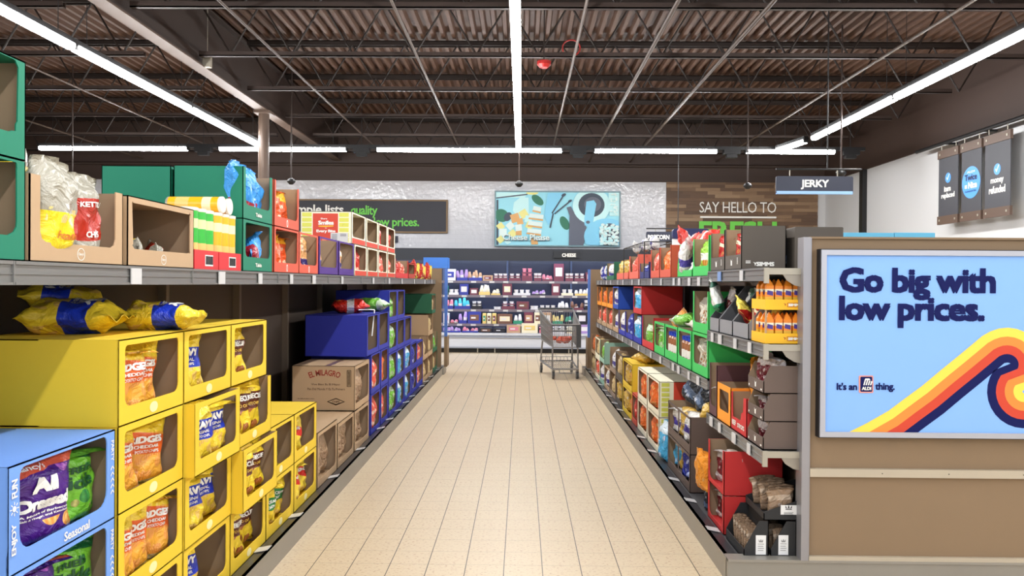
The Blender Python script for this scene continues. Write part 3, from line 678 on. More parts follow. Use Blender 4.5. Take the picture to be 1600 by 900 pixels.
# goods in the case: (kind, colour) by photo pixels
def goods_box(w, h, d, mats_, kind):
    bm = bmesh.new()
    if kind == 'cups':      # open tray of white tubs
        box(bm, -w/2, w/2, 0, d, 0, h*.45, 0)
        n = max(2, int(w/.095))
        if h > .16: box(bm, -w/2, w/2, 0, d, h*.62, h*.72, 0)
        for i in range(n):
            cx = -w/2+w*(i+.5)/n
            if h > .16: tube(bm, (cx, .05, h*.3), (cx, .05, h*.6), .036, 8, r2=.046, mi=1)
            tube(bm, (cx, .05, h*(.72 if h > .16 else .4)), (cx, .05, h), .036, 8, r2=.046, mi=1)
    elif kind == 'bags':
        box(bm, -w/2, w/2, .0, .004, 0, h*.3, 0); box(bm, -w/2, w/2, 0, d, 0, .006, 0)
        n = max(2, int(w/.07))
        for i in range(n):
            cx = -w/2+w*(i+.5)/n; hh = h*rnd.uniform(.7, 1); a = rnd.uniform(-.02, .02)
            tube(bm, (cx, .05, .01), (cx+a, .05, hh*.55), .036, 6, r2=.046, mi=1+(i % 2)); tube(bm, (cx+a, .05, hh*.55), (cx+a*1.5, .05, hh), .046, 6, r2=.026, mi=1)
    else:                   # closed carton with a printed patch
        v = .004; prism(bm, [rrect(-w/2, w/2, 0, h, .006, 2)], lambda a, b, t: (a, t, b), d, 0)
        box(bm, -w*.34, w*.34, -.002, .001, h*.3, h*.78, 1); box(bm, -w*.25, w*.1, -.003, -.001, h*.45, h*.6, 2)
    return fin(bm, kind, mats_)
pal = {'maroon': (118, 58, 78), 'white': (228, 228, 232), 'blue': (52, 62, 160), 'cyan': (70, 190, 225), 'tan': (196, 160, 128), 'yellow': (232, 206, 130), 'green': (48, 150, 120), 'red': (190, 60, 66), 'pink': (214, 130, 150), 'lilac': (170, 140, 200), 'black': (34, 34, 44), 'cream': (240, 232, 206), 'brown': (120, 84, 70)}
def pm(k): return mat('pack_'+k, pal[k], .45)
rowspec = {
 'top': (1.545, [(695, 712, 'carton', 'white', 'blue', .2), (713, 731, 'bags', 'blue', 'lilac', .2), (732, 753, 'bags', 'blue', 'tan', .2), (754, 770, 'carton', 'tan', 'maroon', .1), (771, 793, 'cups', 'maroon', 'white', .13), (795, 814, 'cups', 'maroon', 'white', .13), (815, 832, 'cups', 'maroon', 'pink', .22), (834, 846, 'cups', 'maroon', 'white', .14), (847, 864, 'bags', 'maroon', 'pink', .14), (865, 881, 'carton', 'maroon', 'white', .3), (883, 896, 'cups', 'maroon', 'white', .14), (897, 914, 'cups', 'maroon', 'white', .14), (915, 930, 'carton', 'maroon', 'white', .16)]),
 'second': (1.235, [(695, 700, 'carton', 'green', 'white', .16), (701, 717, 'cups', 'white', 'white', .1), (718, 732, 'carton', 'blue', 'white', .19), (734, 747, 'carton', 'maroon', 'white', .12), (748, 766, 'bags', 'yellow', 'cream', .2), (767, 782, 'bags', 'yellow', 'cream', .12), (785, 800, 'carton', 'maroon', 'cream', .2), (802, 829, 'cups', 'white', 'white', .1), (831, 853, 'bags', 'black', 'lilac', .1), (862, 875, 'carton', 'maroon', 'white', .25), (877, 896, 'cups', 'cream', 'white', .11), (898, 922, 'bags', 'yellow', 'white', .14)]),
 'third': (.925, [(694, 708, 'bags', 'blue', 'pink', .22), (710, 735, 'bags', 'blue', 'cyan', .2), (737, 753, 'cups', 'black', 'white', .14), (772, 783, 'cups', 'white', 'white', .05), (784, 805, 'cups', 'maroon', 'white', .14), (807, 827, 'carton', 'maroon', 'brown', .14), (829, 841, 'cups', 'white', 'white', .07), (843, 869, 'cups', 'brown', 'white', .08), (871, 890, 'bags', 'brown', 'white', .15), (892, 912, 'bags', 'maroon', 'brown', .15), (914, 924, 'cups', 'black', 'white', .17)]),
 'fourth': (.61, [(693, 702, 'carton', 'white', 'pink', .18), (703, 715, 'bags', 'brown', 'pink', .07), (717, 730, 'bags', 'blue', 'lilac', .24), (731, 752, 'carton', 'blue', 'brown', .2), (754, 760, 'carton', 'yellow', 'green', .18), (761, 768, 'carton', 'cream', 'brown', .18), (769, 776, 'carton', 'yellow', 'maroon', .18), (777, 801, 'carton', 'brown', 'cream', .17), (802, 817, 'bags', 'green', 'white', .22), (819, 834, 'carton', 'maroon', 'tan', .2), (835, 846, 'carton', 'cream', 'brown', .2), (848, 862, 'carton', 'tan', 'white', .2), (864, 880, 'bags', 'green', 'yellow', .2), (882, 900, 'bags', 'black', 'green', .18), (902, 918, 'carton', 'black', 'white', .2)]),
 'bottom': (.43, [(694, 720, 'bags', 'blue', 'lilac', .1), (722, 747, 'bags', 'blue', 'pink', .1), (749, 770, 'carton', 'black', 'brown', .08), (771, 790, 'carton', 'black', 'black', .08), (792, 814, 'carton', 'tan', 'pink', .13), (815, 841, 'carton', 'cream', 'yellow', .16), (843, 862, 'cups', 'pink', 'white', .13), (864, 884, 'cups', 'white', 'white', .14), (886, 900, 'cups', 'cream', 'white', .14), (902, 922, 'carton', 'lilac', 'white', .14)])}
kn = {'cups': ('tub_tray', 'tray', 'tray of small tubs'), 'bags': ('pouch_tray', 'tray', 'tray of upright pouches'), 'carton': ('cheese_carton', 'carton', 'printed carton')}
for rname, (z, L_) in rowspec.items():
    Yg = YC+.17 if rname != 'bottom' else YC+.04
    for i, (a, b, kd, c_, c2, h) in enumerate(L_):
        xa, xb_ = P(a, 450, Yg).x, P(b, 450, Yg).x
        h = min(h*1.3, .27 if rname != 'top' else .4); me = goods_box(xb_-xa-.008, h, .22, [pm(c_), pm(c2), pm('white')], kd)
        o = new_obj(kn[kd][0], me); o.location = ((xa+xb_)/2, Yg, z+.001)
        tag(o, '%s and %s %s, %s from left, %s cheese case shelf' % (c_, c2, kn[kd][2], words[i], rname) if c_ != c2 else '%s %s, %s from left, %s cheese case shelf' % (c_, kn[kd][2], words[i], rname), kn[kd][1], 'goods on the %s cheese case shelf' % rname)

# ================================================================= SHOPPING CART
ctm = Matrix.Translation((.70, 12.45, 0)) @ Matrix.Rotation(math.radians(6), 4, 'Z')
cr_ = bpy.data.objects.new('shopping_cart', None); COL.objects.link(cr_); cr_.matrix_world = ctm
tag(cr_, 'grey wire shopping cart parked at the end of the right shelving', 'cart')
M_cart = mat('cart_grey', (150, 150, 150), .35, .4); M_cartd = mat('cart_dark', (70, 74, 78), .5)
def CP(nm, bm, m, par=None): return new_obj(nm, fin(bm, nm, m), par or cr_)
# local: x across, y away from the camera (front of the cart near, handle far)
def bw(y):            # half width and heights along the basket
    f = y/1.0; return .22+.07*f
zb0, zb1 = .50, .56; 
def top(y): return .86+.19*y
bm = bmesh.new()
rim = [(-bw(0), 0, top(0)), (bw(0), 0, top(0)), (bw(1), 1, top(1)), (-bw(1), 1, top(1)), (-bw(0), 0, top(0))]
path_tube(bm, rim, .012, 8)
bot = [(-bw(0)*.86, .05, zb0), (bw(0)*.86, .05, zb0), (bw(1)*.9, .95, zb1), (-bw(1)*.9, .95, zb1), (-bw(0)*.86, .05, zb0)]
path_tube(bm, bot, .009, 8); CP('basket_rim', bm, M_cart)
bm = bmesh.new(); n = 16
for i in range(n+1):
    f = i/n; tube(bm, (-bw(0)+2*bw(0)*f, 0, top(0)), ((-bw(0)+2*bw(0)*f)*.86, .05, zb0), .0035, 4, caps=False); tube(bm, (-bw(1)+2*bw(1)*f, 1, top(1)), ((-bw(1)+2*bw(1)*f)*.9, .95, zb1), .0035, 4, caps=False)
    tube(bm, ((-bw(0)+2*bw(0)*f)*.86, .05, zb0), ((-bw(1)+2*bw(1)*f)*.9, .95, zb1), .003, 4, caps=False)
for s in (-1, 1):
    for i in range(25):
        f = i/24; tube(bm, (s*bw(f), f, top(f)), (s*(bw(f)*.87), .05+.9*f, zb0+(zb1-zb0)*f), .0035, 4, caps=False)
    for q in (.25, .5, .75): tube(bm, (s*bw(0)*(.86+.14*q), .05-.05*q, zb0+(top(0)-zb0)*q), (s*bw(1)*(.9+.1*q), .95+.05*q, zb1+(top(1)-zb1)*q), .004, 4)
for q in (.25, .5, .75): tube(bm, (-bw(0)*(.86+.14*q), .05-.05*q, zb0+(top(0)-zb0)*q), (bw(0)*(.86+.14*q), .05-.05*q, zb0+(top(0)-zb0)*q), .004, 4)
CP('basket_wire', bm, M_cart)
bm = bmesh.new(); box(bm, bw(0)*.9-.03, bw(0)*1.0+.02, -.012, .01, .5, .86); box(bm, -bw(0), bw(0), -.010, .004, top(0)-.02, top(0)); CP('corner_guard', bm, M_cartd)
bm = bmesh.new(); path_tube(bm, [(-bw(1), 1, top(1)), (-bw(1), 1.06, top(1)+.03), (bw(1), 1.06, top(1)+.03), (bw(1), 1, top(1))], .016, 8); CP('handle', bm, M_cartd)
bm = bmesh.new()
for s in (-1, 1):
    path_tube(bm, [(s*.2, .06, zb0), (s*.205, .06, .17)], .013, 8); path_tube(bm, [(s*.25, .9, zb1), (s*.27, .98, .2), (s*.2, .0, .16)], .014, 8)
path_tube(bm, [(-.2, 0, .16), (.2, 0, .16)], .014, 8); path_tube(bm, [(-.27, .98, .2), (.27, .98, .2)], .012, 8); path_tube(bm, [(-.1, .0, .15), (-.1, -.02, .10), (.1, -.02, .10), (.1, 0, .15)], .008, 6)
CP('chassis', bm, M_cart)
bm = bmesh.new()
for i in range(12): x_ = -.19+.38*i/11; tube(bm, (x_, .02, .175), (x_*1.3, .96, .205), .0035, 4)
for q in (.0, .25, .5, .75, 1): tube(bm, (-.2-.06*q, .02+.94*q, .18+.025*q), (.2+.06*q, .02+.94*q, .18+.025*q), .005, 5)
tube(bm, (-.26, .96, .27), (.26, .96, .27), .005, 5)
for i in range(9): x_ = -.25+.5*i/8; tube(bm, (x_, .96, .2), (x_, .96, .27), .0035, 4)
CP('lower_rack', bm, M_cart)
bm = bmesh.new()
for i in range(9): x_ = -.24+.48*i/8; tube(bm, (x_, .8, .72), (x_, .94, 1.0), .003, 4)
box(bm, -.24, .24, .76, .94, .7, .71); CP('child_seat', bm, M_cartd)
for (x_, y_) in ((-.19, .03), (.19, .03), (-.26, .96), (.26, .96)):
    bm = bmesh.new(); tube(bm, (x_, y_, .12), (x_, y_, .17), .02, 10); box(bm, x_-.022, x_-.018, y_-.02, y_+.035, .05, .13); box(bm, x_+.018, x_+.022, y_-.02, y_+.035, .05, .13); cs = CP('caster', bm, M_cart)
    bm = bmesh.new(); tube(bm, (x_-.015, y_+.02, .062), (x_+.015, y_+.02, .062), .061, 20); tube(bm, (x_-.018, y_+.02, .062), (x_+.018, y_+.02, .062), .03, 14, mi=1); new_obj('wheel', fin(bm, 'wheel', [M_cartd, M_lightmetal]), cs)
# netted fruit in the cart
bm = bmesh.new(); rr = random.Random(3)
for i in range(16):
    c_ = Vector((rr.uniform(-.11, .14), rr.uniform(-.06, .08), .045+.04*(i % 2))); bmesh.ops.create_icosphere(bm, subdivisions=2, radius=.04, matrix=Matrix.Translation(c_))
o = new_obj('fruit_bag', fin(bm, 'fruit_bag', mat('fruit_red', (206, 84, 56), .4, var=.5, vscale=30), True)); o.matrix_world = ctm @ Matrix.Translation((.0, .45, .53)); tag(o, 'bag of red and orange fruit lying in the shopping cart', 'bag')

# distant blue cartons behind the poster panel
for k, (a, b) in enumerate(((1317, 1397), (1398, 1461))):
    q0 = P(a, 364, 7.6); q1 = P(b, 364, 7.6); bm = bmesh.new(); box(bm, 0, q1.x-q0.x, 0, .45, -.3, 0)
    box(bm, .002, q1.x-q0.x-.002, .002, .448, 0, .004, 1)
    o = new_obj('storage_carton', fin(bm, 'storage_carton', [mat('carton_cyan', (90, 170, 205), .6), mat('carton_cyan_top', (110, 186, 216), .6)])); o.location = (q0.x, 7.6, q0.z)
    tag(o, 'pale blue carton showing above the end panel, %s' % ('beside the black wall post' if k == 0 else 'below the item replaced banner'), 'carton', 'blue cartons behind the panel')
q0 = P(1300, 364, 7.6); q1 = P(1640, 364, 7.6); zt = q0.z-.31
bm = bmesh.new(); box(bm, q0.x-.1, q1.x, 7.5, 8.2, zt-.04, zt, 0); box(bm, q0.x-.1, q1.x, 8.16, 8.2, 0, zt, 1); box(bm, q0.x-.1, q1.x, 7.5, 8.2, 0, .12, 0); box(bm, q0.x-.1, q0.x-.06, 7.5, 8.2, 0, zt, 1); box(bm, q1.x-.04, q1.x, 7.5, 8.2, 0, zt, 1)
for zz in (.6, 1.1): box(bm, q0.x-.06, q1.x-.04, 7.55, 8.16, zz, zz+.03, 0)
tag(new_obj('storage_shelf', fin(bm, 'storage_shelf', [M_steel, M_taupe])), 'grey shelf unit under the pale blue cartons behind the panel', 'shelf')
# ================================================================= BAGS
def bagmat(name, base, bands=(), pics=(), rough=.3, metal=0.0, crumple=.35):
    crumple = min(1, crumple*1.5+.2)
    m = bpy.data.materials.new('bag_'+name); m.use_nodes = True; nt = m.node_tree; b = nt.nodes['Principled BSDF']
    uv = nt.nodes.new('ShaderNodeUVMap'); sp = nt.nodes.new('ShaderNodeSeparateXYZ'); nt.links.new(uv.outputs[0], sp.inputs[0])
    U, V = sp.outputs[0], sp.outputs[1]; col = lin(base)
    tcn = nt.nodes.new('ShaderNodeTexCoord')
    for (v0, v1, c, slant) in bands:
        s = math_node(nt, 'ADD', V, math_node(nt, 'MULTIPLY', math_node(nt, 'SUBTRACT', U, .5), slant)) if slant else V
        k = math_node(nt, 'MULTIPLY', math_node(nt, 'GREATER_THAN', s, v0), math_node(nt, 'LESS_THAN', s, v1))
        col = mixc(nt, k, col, lin(c))
    for (u0, u1, v0, v1, ca, cb, sc, thr) in pics:
        vo = nt.nodes.new('ShaderNodeTexVoronoi'); vo.inputs['Scale'].default_value = sc; nt.links.new(uv.outputs[0], vo.inputs['Vector'])
        k = math_node(nt, 'MULTIPLY', math_node(nt, 'GREATER_THAN', V, v0), math_node(nt, 'LESS_THAN', V, v1))
        k = math_node(nt, 'MULTIPLY', k, math_node(nt, 'MULTIPLY', math_node(nt, 'GREATER_THAN', U, u0), math_node(nt, 'LESS_THAN', U, u1)))
        k = math_node(nt, 'MULTIPLY', k, math_node(nt, 'LESS_THAN', vo.outputs['Distance'], thr))
        wv = nt.nodes.new('ShaderNodeTexWave'); wv.inputs['Scale'].default_value = sc*1.3; wv.inputs['Distortion'].default_value = 1.5
        nt.links.new(uv.outputs[0], wv.inputs['Vector'])
        col = mixc(nt, k, col, mixc(nt, wv.outputs[1], lin(ca), lin(cb)))
    n = nt.nodes.new('ShaderNodeTexNoise'); n.inputs['Scale'].default_value = 11; n.inputs['Detail'].default_value = 4; n.inputs['Distortion'].default_value = 2.2
    nt.links.new(tcn.outputs['Object'], n.inputs['Vector'])
    bp = nt.nodes.new('ShaderNodeBump'); bp.inputs['Strength'].default_value = crumple; bp.inputs['Distance'].default_value = .03
    nt.links.new(n.outputs[0], bp.inputs['Height']); nt.links.new(bp.outputs[0], b.inputs['Normal'])
    if isinstance(col, tuple): b.inputs['Base Color'].default_value = col
    else: nt.links.new(col, b.inputs['Base Color'])
    b.inputs['Roughness'].default_value = rough; b.inputs['Metallic'].default_value = metal
    return m
W_ = (240, 238, 232)
YEL = (238, 206, 52); GOLD = (214, 168, 72); GOLD2 = (236, 200, 110)
SIL = (190, 190, 186)
S = {}
def style(k, kind, base, bands=(), pics=(), text=(), w=.22, h=.28, t=.10, rough=.3, metal=0., crumple=.35, say=None):
    text = tuple((a[0], a[1]*.8, a[2]*.8)+tuple(a[3:]) for a in text)
    S[k] = dict(kind=kind, args=(base, bands, pics, rough, metal, crumple), text=text, w=w, h=h, t=t, say=say or k)
style('wavy', 'chip_bag', YEL, ((.42, .74, (26, 52, 176), .0),), ((.08, .92, .05, .42, GOLD, GOLD2, 7, .45),),
      (('WAVY', -.8, .8, .60, .72, W_, .05), ('ORIGINAL', -.55, .55, .52, .57, W_, .02), ('POTATO CHIPS', -.5, .5, .455, .495, W_, .02)), say='yellow and blue WAVY chip bag')
style('cheddar', 'chip_bag', (236, 170, 60), ((.74, .97, YEL, 0), (.44, .74, (226, 98, 32), .12), (.0, .08, SIL, 0)), ((.05, .95, .08, .44, (226, 140, 60), (240, 176, 96), 6, .5),),
      (('RIDGES', -.85, .85, .60, .70, W_, .05), ('CHEDDAR', -.6, .6, .53, .575, W_, .03), ('POTATO CHIPS', -.55, .6, .46, .505, W_, .02)), say='orange RIDGES cheddar chip bag')
style('bbq', 'chip_bag', YEL, ((.44, .72, (92, 38, 22), 0),), ((.08, .92, .06, .44, (206, 132, 62), (120, 56, 30), 5, .42),),
      (('BARBECUE', -.85, .85, .60, .69, W_, .04), ('POTATO CHIPS', -.6, .6, .50, .55, (230, 190, 80), .02)), say='yellow and brown BARBECUE chip bag')
style('onion', 'chip_bag', YEL, ((.40, .64, (30, 122, 52), .1),), ((.1, .9, .06, .38, GOLD, GOLD2, 6, .42),),
      (('SOUR CREAM', -.7, .7, .52, .58, W_, .03), ('& ONION', -.4, .5, .44, .49, W_, .02)), say='yellow chip bag with green band')
style('orig', 'chip_bag', (240, 212, 70), ((.46, .68, (206, 40, 34), .25),), ((.1, .9, .06, .40, GOLD, GOLD2, 6, .42),),
      (('ORIGINAL', -.7, .7, .55, .63, W_, .04),), say='yellow chip bag with red band')
style('dressed', 'chip_bag', (74, 28, 128), ((.82, .93, (216, 92, 62), -.1),), ((.0, 1, .05, .30, (226, 150, 70), (240, 190, 110), 3.2, .42), (.5, 1, .70, .84, (190, 110, 200), (150, 70, 180), 4, .3)),
      (("Clancy's", -.7, .1, .83, .90, W_, .02), ('All', -.45, .35, .60, .76, W_, .05), ('Dressed', -.85, .85, .42, .56, W_, .05), ('A Mixture of Barbecue,', -.8, .8, .365, .395, W_, .02), ('Salt & Vinegar, and Ketchup', -.8, .8, .325, .355, W_, .02)), w=.27, h=.28, say='purple All Dressed chip bag')
style('pickle', 'chip_bag', (112, 186, 50), ((.80, .90, (24, 92, 46), .1),), ((.1, .9, .12, .72, (30, 106, 50), (60, 140, 60), 3.3, .26), (.2, .9, .2, .5, (206, 196, 120), (150, 150, 80), 4.1, .18)),
      (('FRIED', -.5, .6, .62, .70, (20, 80, 40), .03), ('Pickle', -.7, .8, .44, .60, (20, 80, 40), .03)), say='green Fried Pickle chip bag')
style('white_yellow', 'chip_bag', (168, 164, 150), ((.10, .46, (240, 214, 44), .0),), ((.1, .9, .36, .50, (232, 216, 150), (220, 196, 120), 6, .4),),
      (('Potato', -.6, .5, .2, .28, (200, 110, 30), .02),), say='clear white chip bag with yellow panel', rough=.22)
style('white_red', 'chip_bag', (160, 156, 142), ((.22, .70, (176, 44, 26), .0),), ((.1, .5, .42, .62, (226, 190, 120), (190, 120, 60), 3, .4),),
      (('KETTLE', -.6, .7, .6, .66, W_, .03), ('CHIPS', -.2, .6, .26, .33, W_, .03), ('9 OZ', .2, .8, .06, .11, (40, 30, 30), .02)), say='clear white chip bag with red panel', rough=.22)
style('puff_blue', 'snack_bag', (60, 150, 226), ((.0, .30, (150, 24, 44), .1),), ((.1, .9, .05, .3, (230, 60, 60), (250, 230, 230), 6, .35),), say='crumpled bright blue snack bag', rough=.2, crumple=.8)
style('cheese_puff', 'snack_bag', (226, 84, 28), ((.70, .97, (246, 178, 40), 0),), ((.05, .95, .1, .6, (240, 230, 220), (246, 160, 70), 4, .3),), say='orange and red snack bag', crumple=.7)
style('pretzel', 'snack_bag', (226, 170, 110), ((.1, .42, (50, 40, 110), .2),), ((.1, .9, .1, .8, (240, 236, 226), (200, 140, 90), 5, .35),), say='tan snack bag with purple print', crumple=.6)
style('red_snack', 'snack_bag', (196, 42, 30), (), ((.1, .9, .1, .85, (240, 220, 200), (226, 120, 50), 5, .3),), say='shiny red snack bag', crumple=.7)
style('orange_snack', 'snack_bag', (232, 110, 40), (), ((.1, .9, .1, .8, (250, 210, 130), (220, 80, 40), 5, .34),), say='orange snack bag', crumple=.7)
style('tortilla', 'tortilla_bag', (176, 146, 116), ((.3, .5, (150, 120, 92), 0),), ((.25, .75, .3, .55, (110, 84, 60), (140, 110, 80), 9, .25),), w=.26, h=.34, t=.12, rough=.6, crumple=.9, say='crinkled brown paper tortilla chip bag')
style('green_snack', 'snack_bag', (120, 190, 70), ((.72, .97, (200, 220, 190), 0),), ((.1, .9, .1, .7, (226, 236, 200), (50, 120, 60), 4, .34),), say='green patterned snack bag', crumple=.6)
style('cyan_snack', 'snack_bag', (70, 170, 220), ((.7, .97, (210, 226, 236), 0),), ((.1, .9, .1, .66, (236, 244, 250), (30, 80, 170), 5, .34),), say='light blue tortilla chip bag', crumple=.6)
style('navy_snack', 'snack_bag', (36, 48, 150), (), ((.1, .9, .1, .85, (226, 230, 246), (90, 130, 220), 4, .32),), say='dark blue snack bag with white print', crumple=.6)
style('coral_snack', 'snack_bag', (226, 96, 76), (), ((.1, .9, .1, .85, (246, 230, 220), (240, 170, 120), 4.5, .36),), say='coral red and white chip bag', crumple=.6)
style('beige_snack', 'snack_bag', (206, 180, 128), (), ((.1, .9, .1, .85, (236, 220, 180), (170, 130, 80), 5, .36),), say='beige corn chip bag', crumple=.7)
style('white_snack', 'snack_bag', (222, 220, 216), ((.3, .5, (70, 60, 150), .2),), ((.1, .9, .5, .85, (150, 120, 170), (90, 80, 150), 6, .25),), say='white snack bag with violet print', crumple=.7)
style('nut_bag', 'nut_bag', (214, 206, 190), ((.0, .12, (206, 80, 30), 0),), ((.1, .9, .12, .6, (150, 96, 60), (196, 150, 100), 9, .42),), w=.16, h=.22, t=.07, say='clear pouch of mixed nuts', crumple=.5)
style('trail', 'trail_mix_bag', (232, 234, 228), ((.0, .26, (24, 130, 84), .3), (.8, .97, (60, 110, 90), .3)), ((.1, .9, .3, .45, (120, 170, 120), (200, 210, 190), 8, .3),),
      (('TRAIL', -.6, .6, .44, .53, (30, 40, 40), .03), ('MIX', -.4, .4, .34, .42, (30, 40, 40), .03), ('WILD', -.5, .5, .58, .65, (120, 60, 40), .02)), w=.17, h=.25, t=.06, say='white and green TRAIL MIX pouch', crumple=.4)
style('jerky', 'jerky_bag', (186, 34, 30), ((.62, .72, (240, 226, 190), .2),), ((.1, .9, .1, .55, (230, 150, 60), (120, 30, 20), 5, .36), (.2, .8, .72, .9, (240, 230, 210), (200, 60, 50), 7, .3)), w=.15, h=.24, t=.045, say='red and cream jerky pouch', crumple=.5)
style('jerky_yellow', 'jerky_bag', (240, 216, 90), ((.0, .3, (160, 30, 26), .5),), ((.2, .8, .3, .7, (240, 236, 220), (220, 120, 60), 5, .3),), w=.17, h=.24, t=.05, say='pale yellow jerky pouch', crumple=.5)
style('jerky_clear', 'jerky_bag', (196, 186, 184), ((.2, .62, (110, 30, 40), .1),), ((.1, .9, .1, .85, (236, 230, 226), (130, 60, 60), 6, .3),), w=.13, h=.19, t=.04, say='clear and maroon jerky pouch', crumple=.7)
style('orange_pouch', 'nut_bag', (234, 150, 44), (), ((.1, .9, .1, .35, (240, 200, 120), (190, 90, 40), 6, .3),), w=.16, h=.25, t=.05, say='bright orange snack pouch', crumple=.6)
style('kraft_pouch', 'snack_pouch', (150, 124, 100), ((.62, .8, (190, 170, 150), 0),), ((.2, .8, .15, .6, (226, 216, 200), (110, 50, 50), 5, .36),), w=.13, h=.18, t=.014, rough=.5, say='thin brown paper snack pouch', crumple=.4)
style('dark_snack', 'snack_bag', (36, 44, 54), ((.2, .4, (90, 110, 140), .2),), ((.1, .9, .1, .8, (110, 130, 160), (200, 200, 210), 5, .25),), say='glossy black snack bag', crumple=.8, rough=.22)
style('gold_snack', 'snack_bag', (206, 168, 76), (), ((.1, .9, .1, .8, (240, 226, 190), (90, 60, 40), 5, .33),), say='golden crinkled snack bag', crumple=.8, rough=.25)
style('salad_red', 'chip_bag', (216, 44, 28), ((.4, .6, (244, 236, 230), .1),), ((.1, .9, .1, .38, (240, 170, 60), (200, 40, 30), 5, .34),), (('Chips', -.7, .7, .66, .80, W_, .03),), say='red chip bag with white lettering', crumple=.6)
style('rings', 'snack_bag', (170, 200, 70), ((.62, .96, (150, 206, 60), 0), (.4, .62, (236, 240, 220), 0)), ((.02, .98, .03, .42, (232, 168, 70), (190, 110, 40), 3, .46),), say='lime green snack bag showing golden rings', crumple=.6)

def surf(st, seed, flop):
    w, h, t = st['w'], st['h'], st['t']; r = random.Random(seed*17+5)
    ph = [r.uniform(0, 6) for _ in range(6)]; kx = r.uniform(-.06, .06)
    def sm(a, b, x): x = max(0, min(1, (x-a)/(b-a))); return x*x*(3-2*x)
    def f(u, v, side, eps=0.0):
        a = sm(.0, .13, v)*sm(1.0, .72, v)
        T = t/2*a*max(0, 1-abs(u)**2.4)**.62
        edge = 1-a
        cr = .010*edge*math.sin(9*u+ph[0])*math.sin(20*v+ph[1]) + .0035*math.sin(7*u+9*v+ph[2]) + .003*math.sin(15*v-6*u+ph[3])
        nz_ = noise.noise(Vector((u*1.6+seed*3.1, v*3.2, side*.4)))*.012+noise.noise(Vector((u*4+seed, v*7, side*.3)))*.006
        cr += nz_*min(1, 8*min(v, 1-v)+.3); cr *= min(1.1, .15+t/.085)
        if v > .955: cr *= .8; T = .0008
        x = w/2*u*(1-.13*a)*(1+.04*math.sin(7*v+ph[4])) + w*kx*v
        y = (-(T+eps) if side > 0 else (T+eps)) + cr
        z = h*v - .012*u*u*(1 if v > .5 else -1)*(abs(v-.5)*2)
        if flop and v > .78:      # bend the empty top forward
            q = (v-.78)*h; an = flop*(v-.78)/.22; z = h*.78+q*math.cos(an*.9)*.95 - .01*u*u; y += -q*math.sin(an*.9)
        return Vector((x, y, z))
    return f
BMESH = {}
def bag_mesh(k, var, lod, flop=0.0):
    key = (k, var, lod, flop)
    if key in BMESH: return BMESH[key]
    st = S[k]; f = surf(st, var+len(k)*3, flop); nu, nv = ((14, 20), (8, 10), (6, 7))[lod]
    bm = bmesh.new(); uvl = bm.loops.layers.uv.new('UVMap')
    G = {}
    for side in (1, -1):
        for i in range(nu+1):
            for j in range(nv+1):
                u = -1+2*i/nu; v = j/nv
                if side < 0 and i in (0, nu): G[(side, i, j)] = G[(1, i, j)]; continue
                G[(side, i, j)] = (bm.verts.new(f(u, v, side)), (u+1)/2, v)
    for side in (1, -1):
        for i in range(nu):
            for j in range(nv):
                q = [G[(side, i, j)], G[(side, i+1, j)], G[(side, i+1, j+1)], G[(side, i, j+1)]]
                if side < 0: q = q[::-1]
                fa = bm.faces.new([a[0] for a in q])
                for lp, a in zip(fa.loops, q): lp[uvl].uv = (a[1], a[2])
    for j in (0, nv):                      # close the seams
        for i in range(nu):
            q = [G[(1, i, j)][0], G[(-1, i, j)][0], G[(-1, i+1, j)][0], G[(1, i+1, j)][0]]
            q2 = []
            for a in q:
                if a not in q2: q2.append(a)
            if len(q2) > 2:
                try: bm.faces.new(q2)
                except ValueError: pass
    if 'mat' not in st: st['mat'] = bagmat(k, *st['args'])
    me = fin(bm, st['kind'], st['mat'], True)
    tx = None
    if lod == 0 and st['text']:
        bm = bmesh.new(); ml = []
        for (s, u0, u1, v0, v1, c, bold) in st['text']:
            if flop and v1 > .76: continue
            m = mat('print_%d_%d_%d' % c, c, .45)
            if m not in ml: ml.append(m)
            vs, fs, asp, n0 = text_geo(s, bold)
            b2 = bmesh.new(); V = [b2.verts.new((u0+(u1-u0)*a, v0+(v1-v0)*b_, .0004*(i//n0))) for i, (a, b_) in enumerate(vs)]
            for fa in fs:
                try: b2.faces.new([V[i] for i in fa])
                except ValueError: pass
            # cut long letters so the print follows the curved bag
            bmesh.ops.triangulate(b2, faces=b2.faces[:])
            for it in range(1):
                lg = [e for e in b2.edges if e.calc_length() > .09]
                if lg: bmesh.ops.subdivide_edges(b2, edges=lg, cuts=1)
                bmesh.ops.triangulate(b2, faces=b2.faces[:])
            mp2 = {v: bm.verts.new(f(v.co.x, v.co.y, 1, .0035+v.co.z)) for v in b2.verts}
            for fa in b2.faces:
                try: bm.faces.new([mp2[v] for v in fa.verts]).material_index = ml.index(m)
                except ValueError: pass
            b2.free()
        tx = fin(bm, 'printed_text', ml) if ml else (bm.free() or None)
    BMESH[key] = (me, tx); return BMESH[key]
def Rz(a): return Matrix.Rotation(a, 4, 'Z')
def Rx(a): return Matrix.Rotation(a, 4, 'X')
def Ry(a): return Matrix.Rotation(a, 4, 'Y')
NB = [0]; LABELS = {}
def put(o, label, cat, group):
    LABELS.setdefault(label, []).append(o); tag(o, label, cat, group)
CAT = {'chip_bag': 'chip bag', 'snack_bag': 'snack bag', 'tortilla_bag': 'chip bag', 'nut_bag': 'nut pouch', 'trail_mix_bag': 'snack pouch', 'jerky_bag': 'jerky pouch', 'snack_pouch': 'snack pouch'}
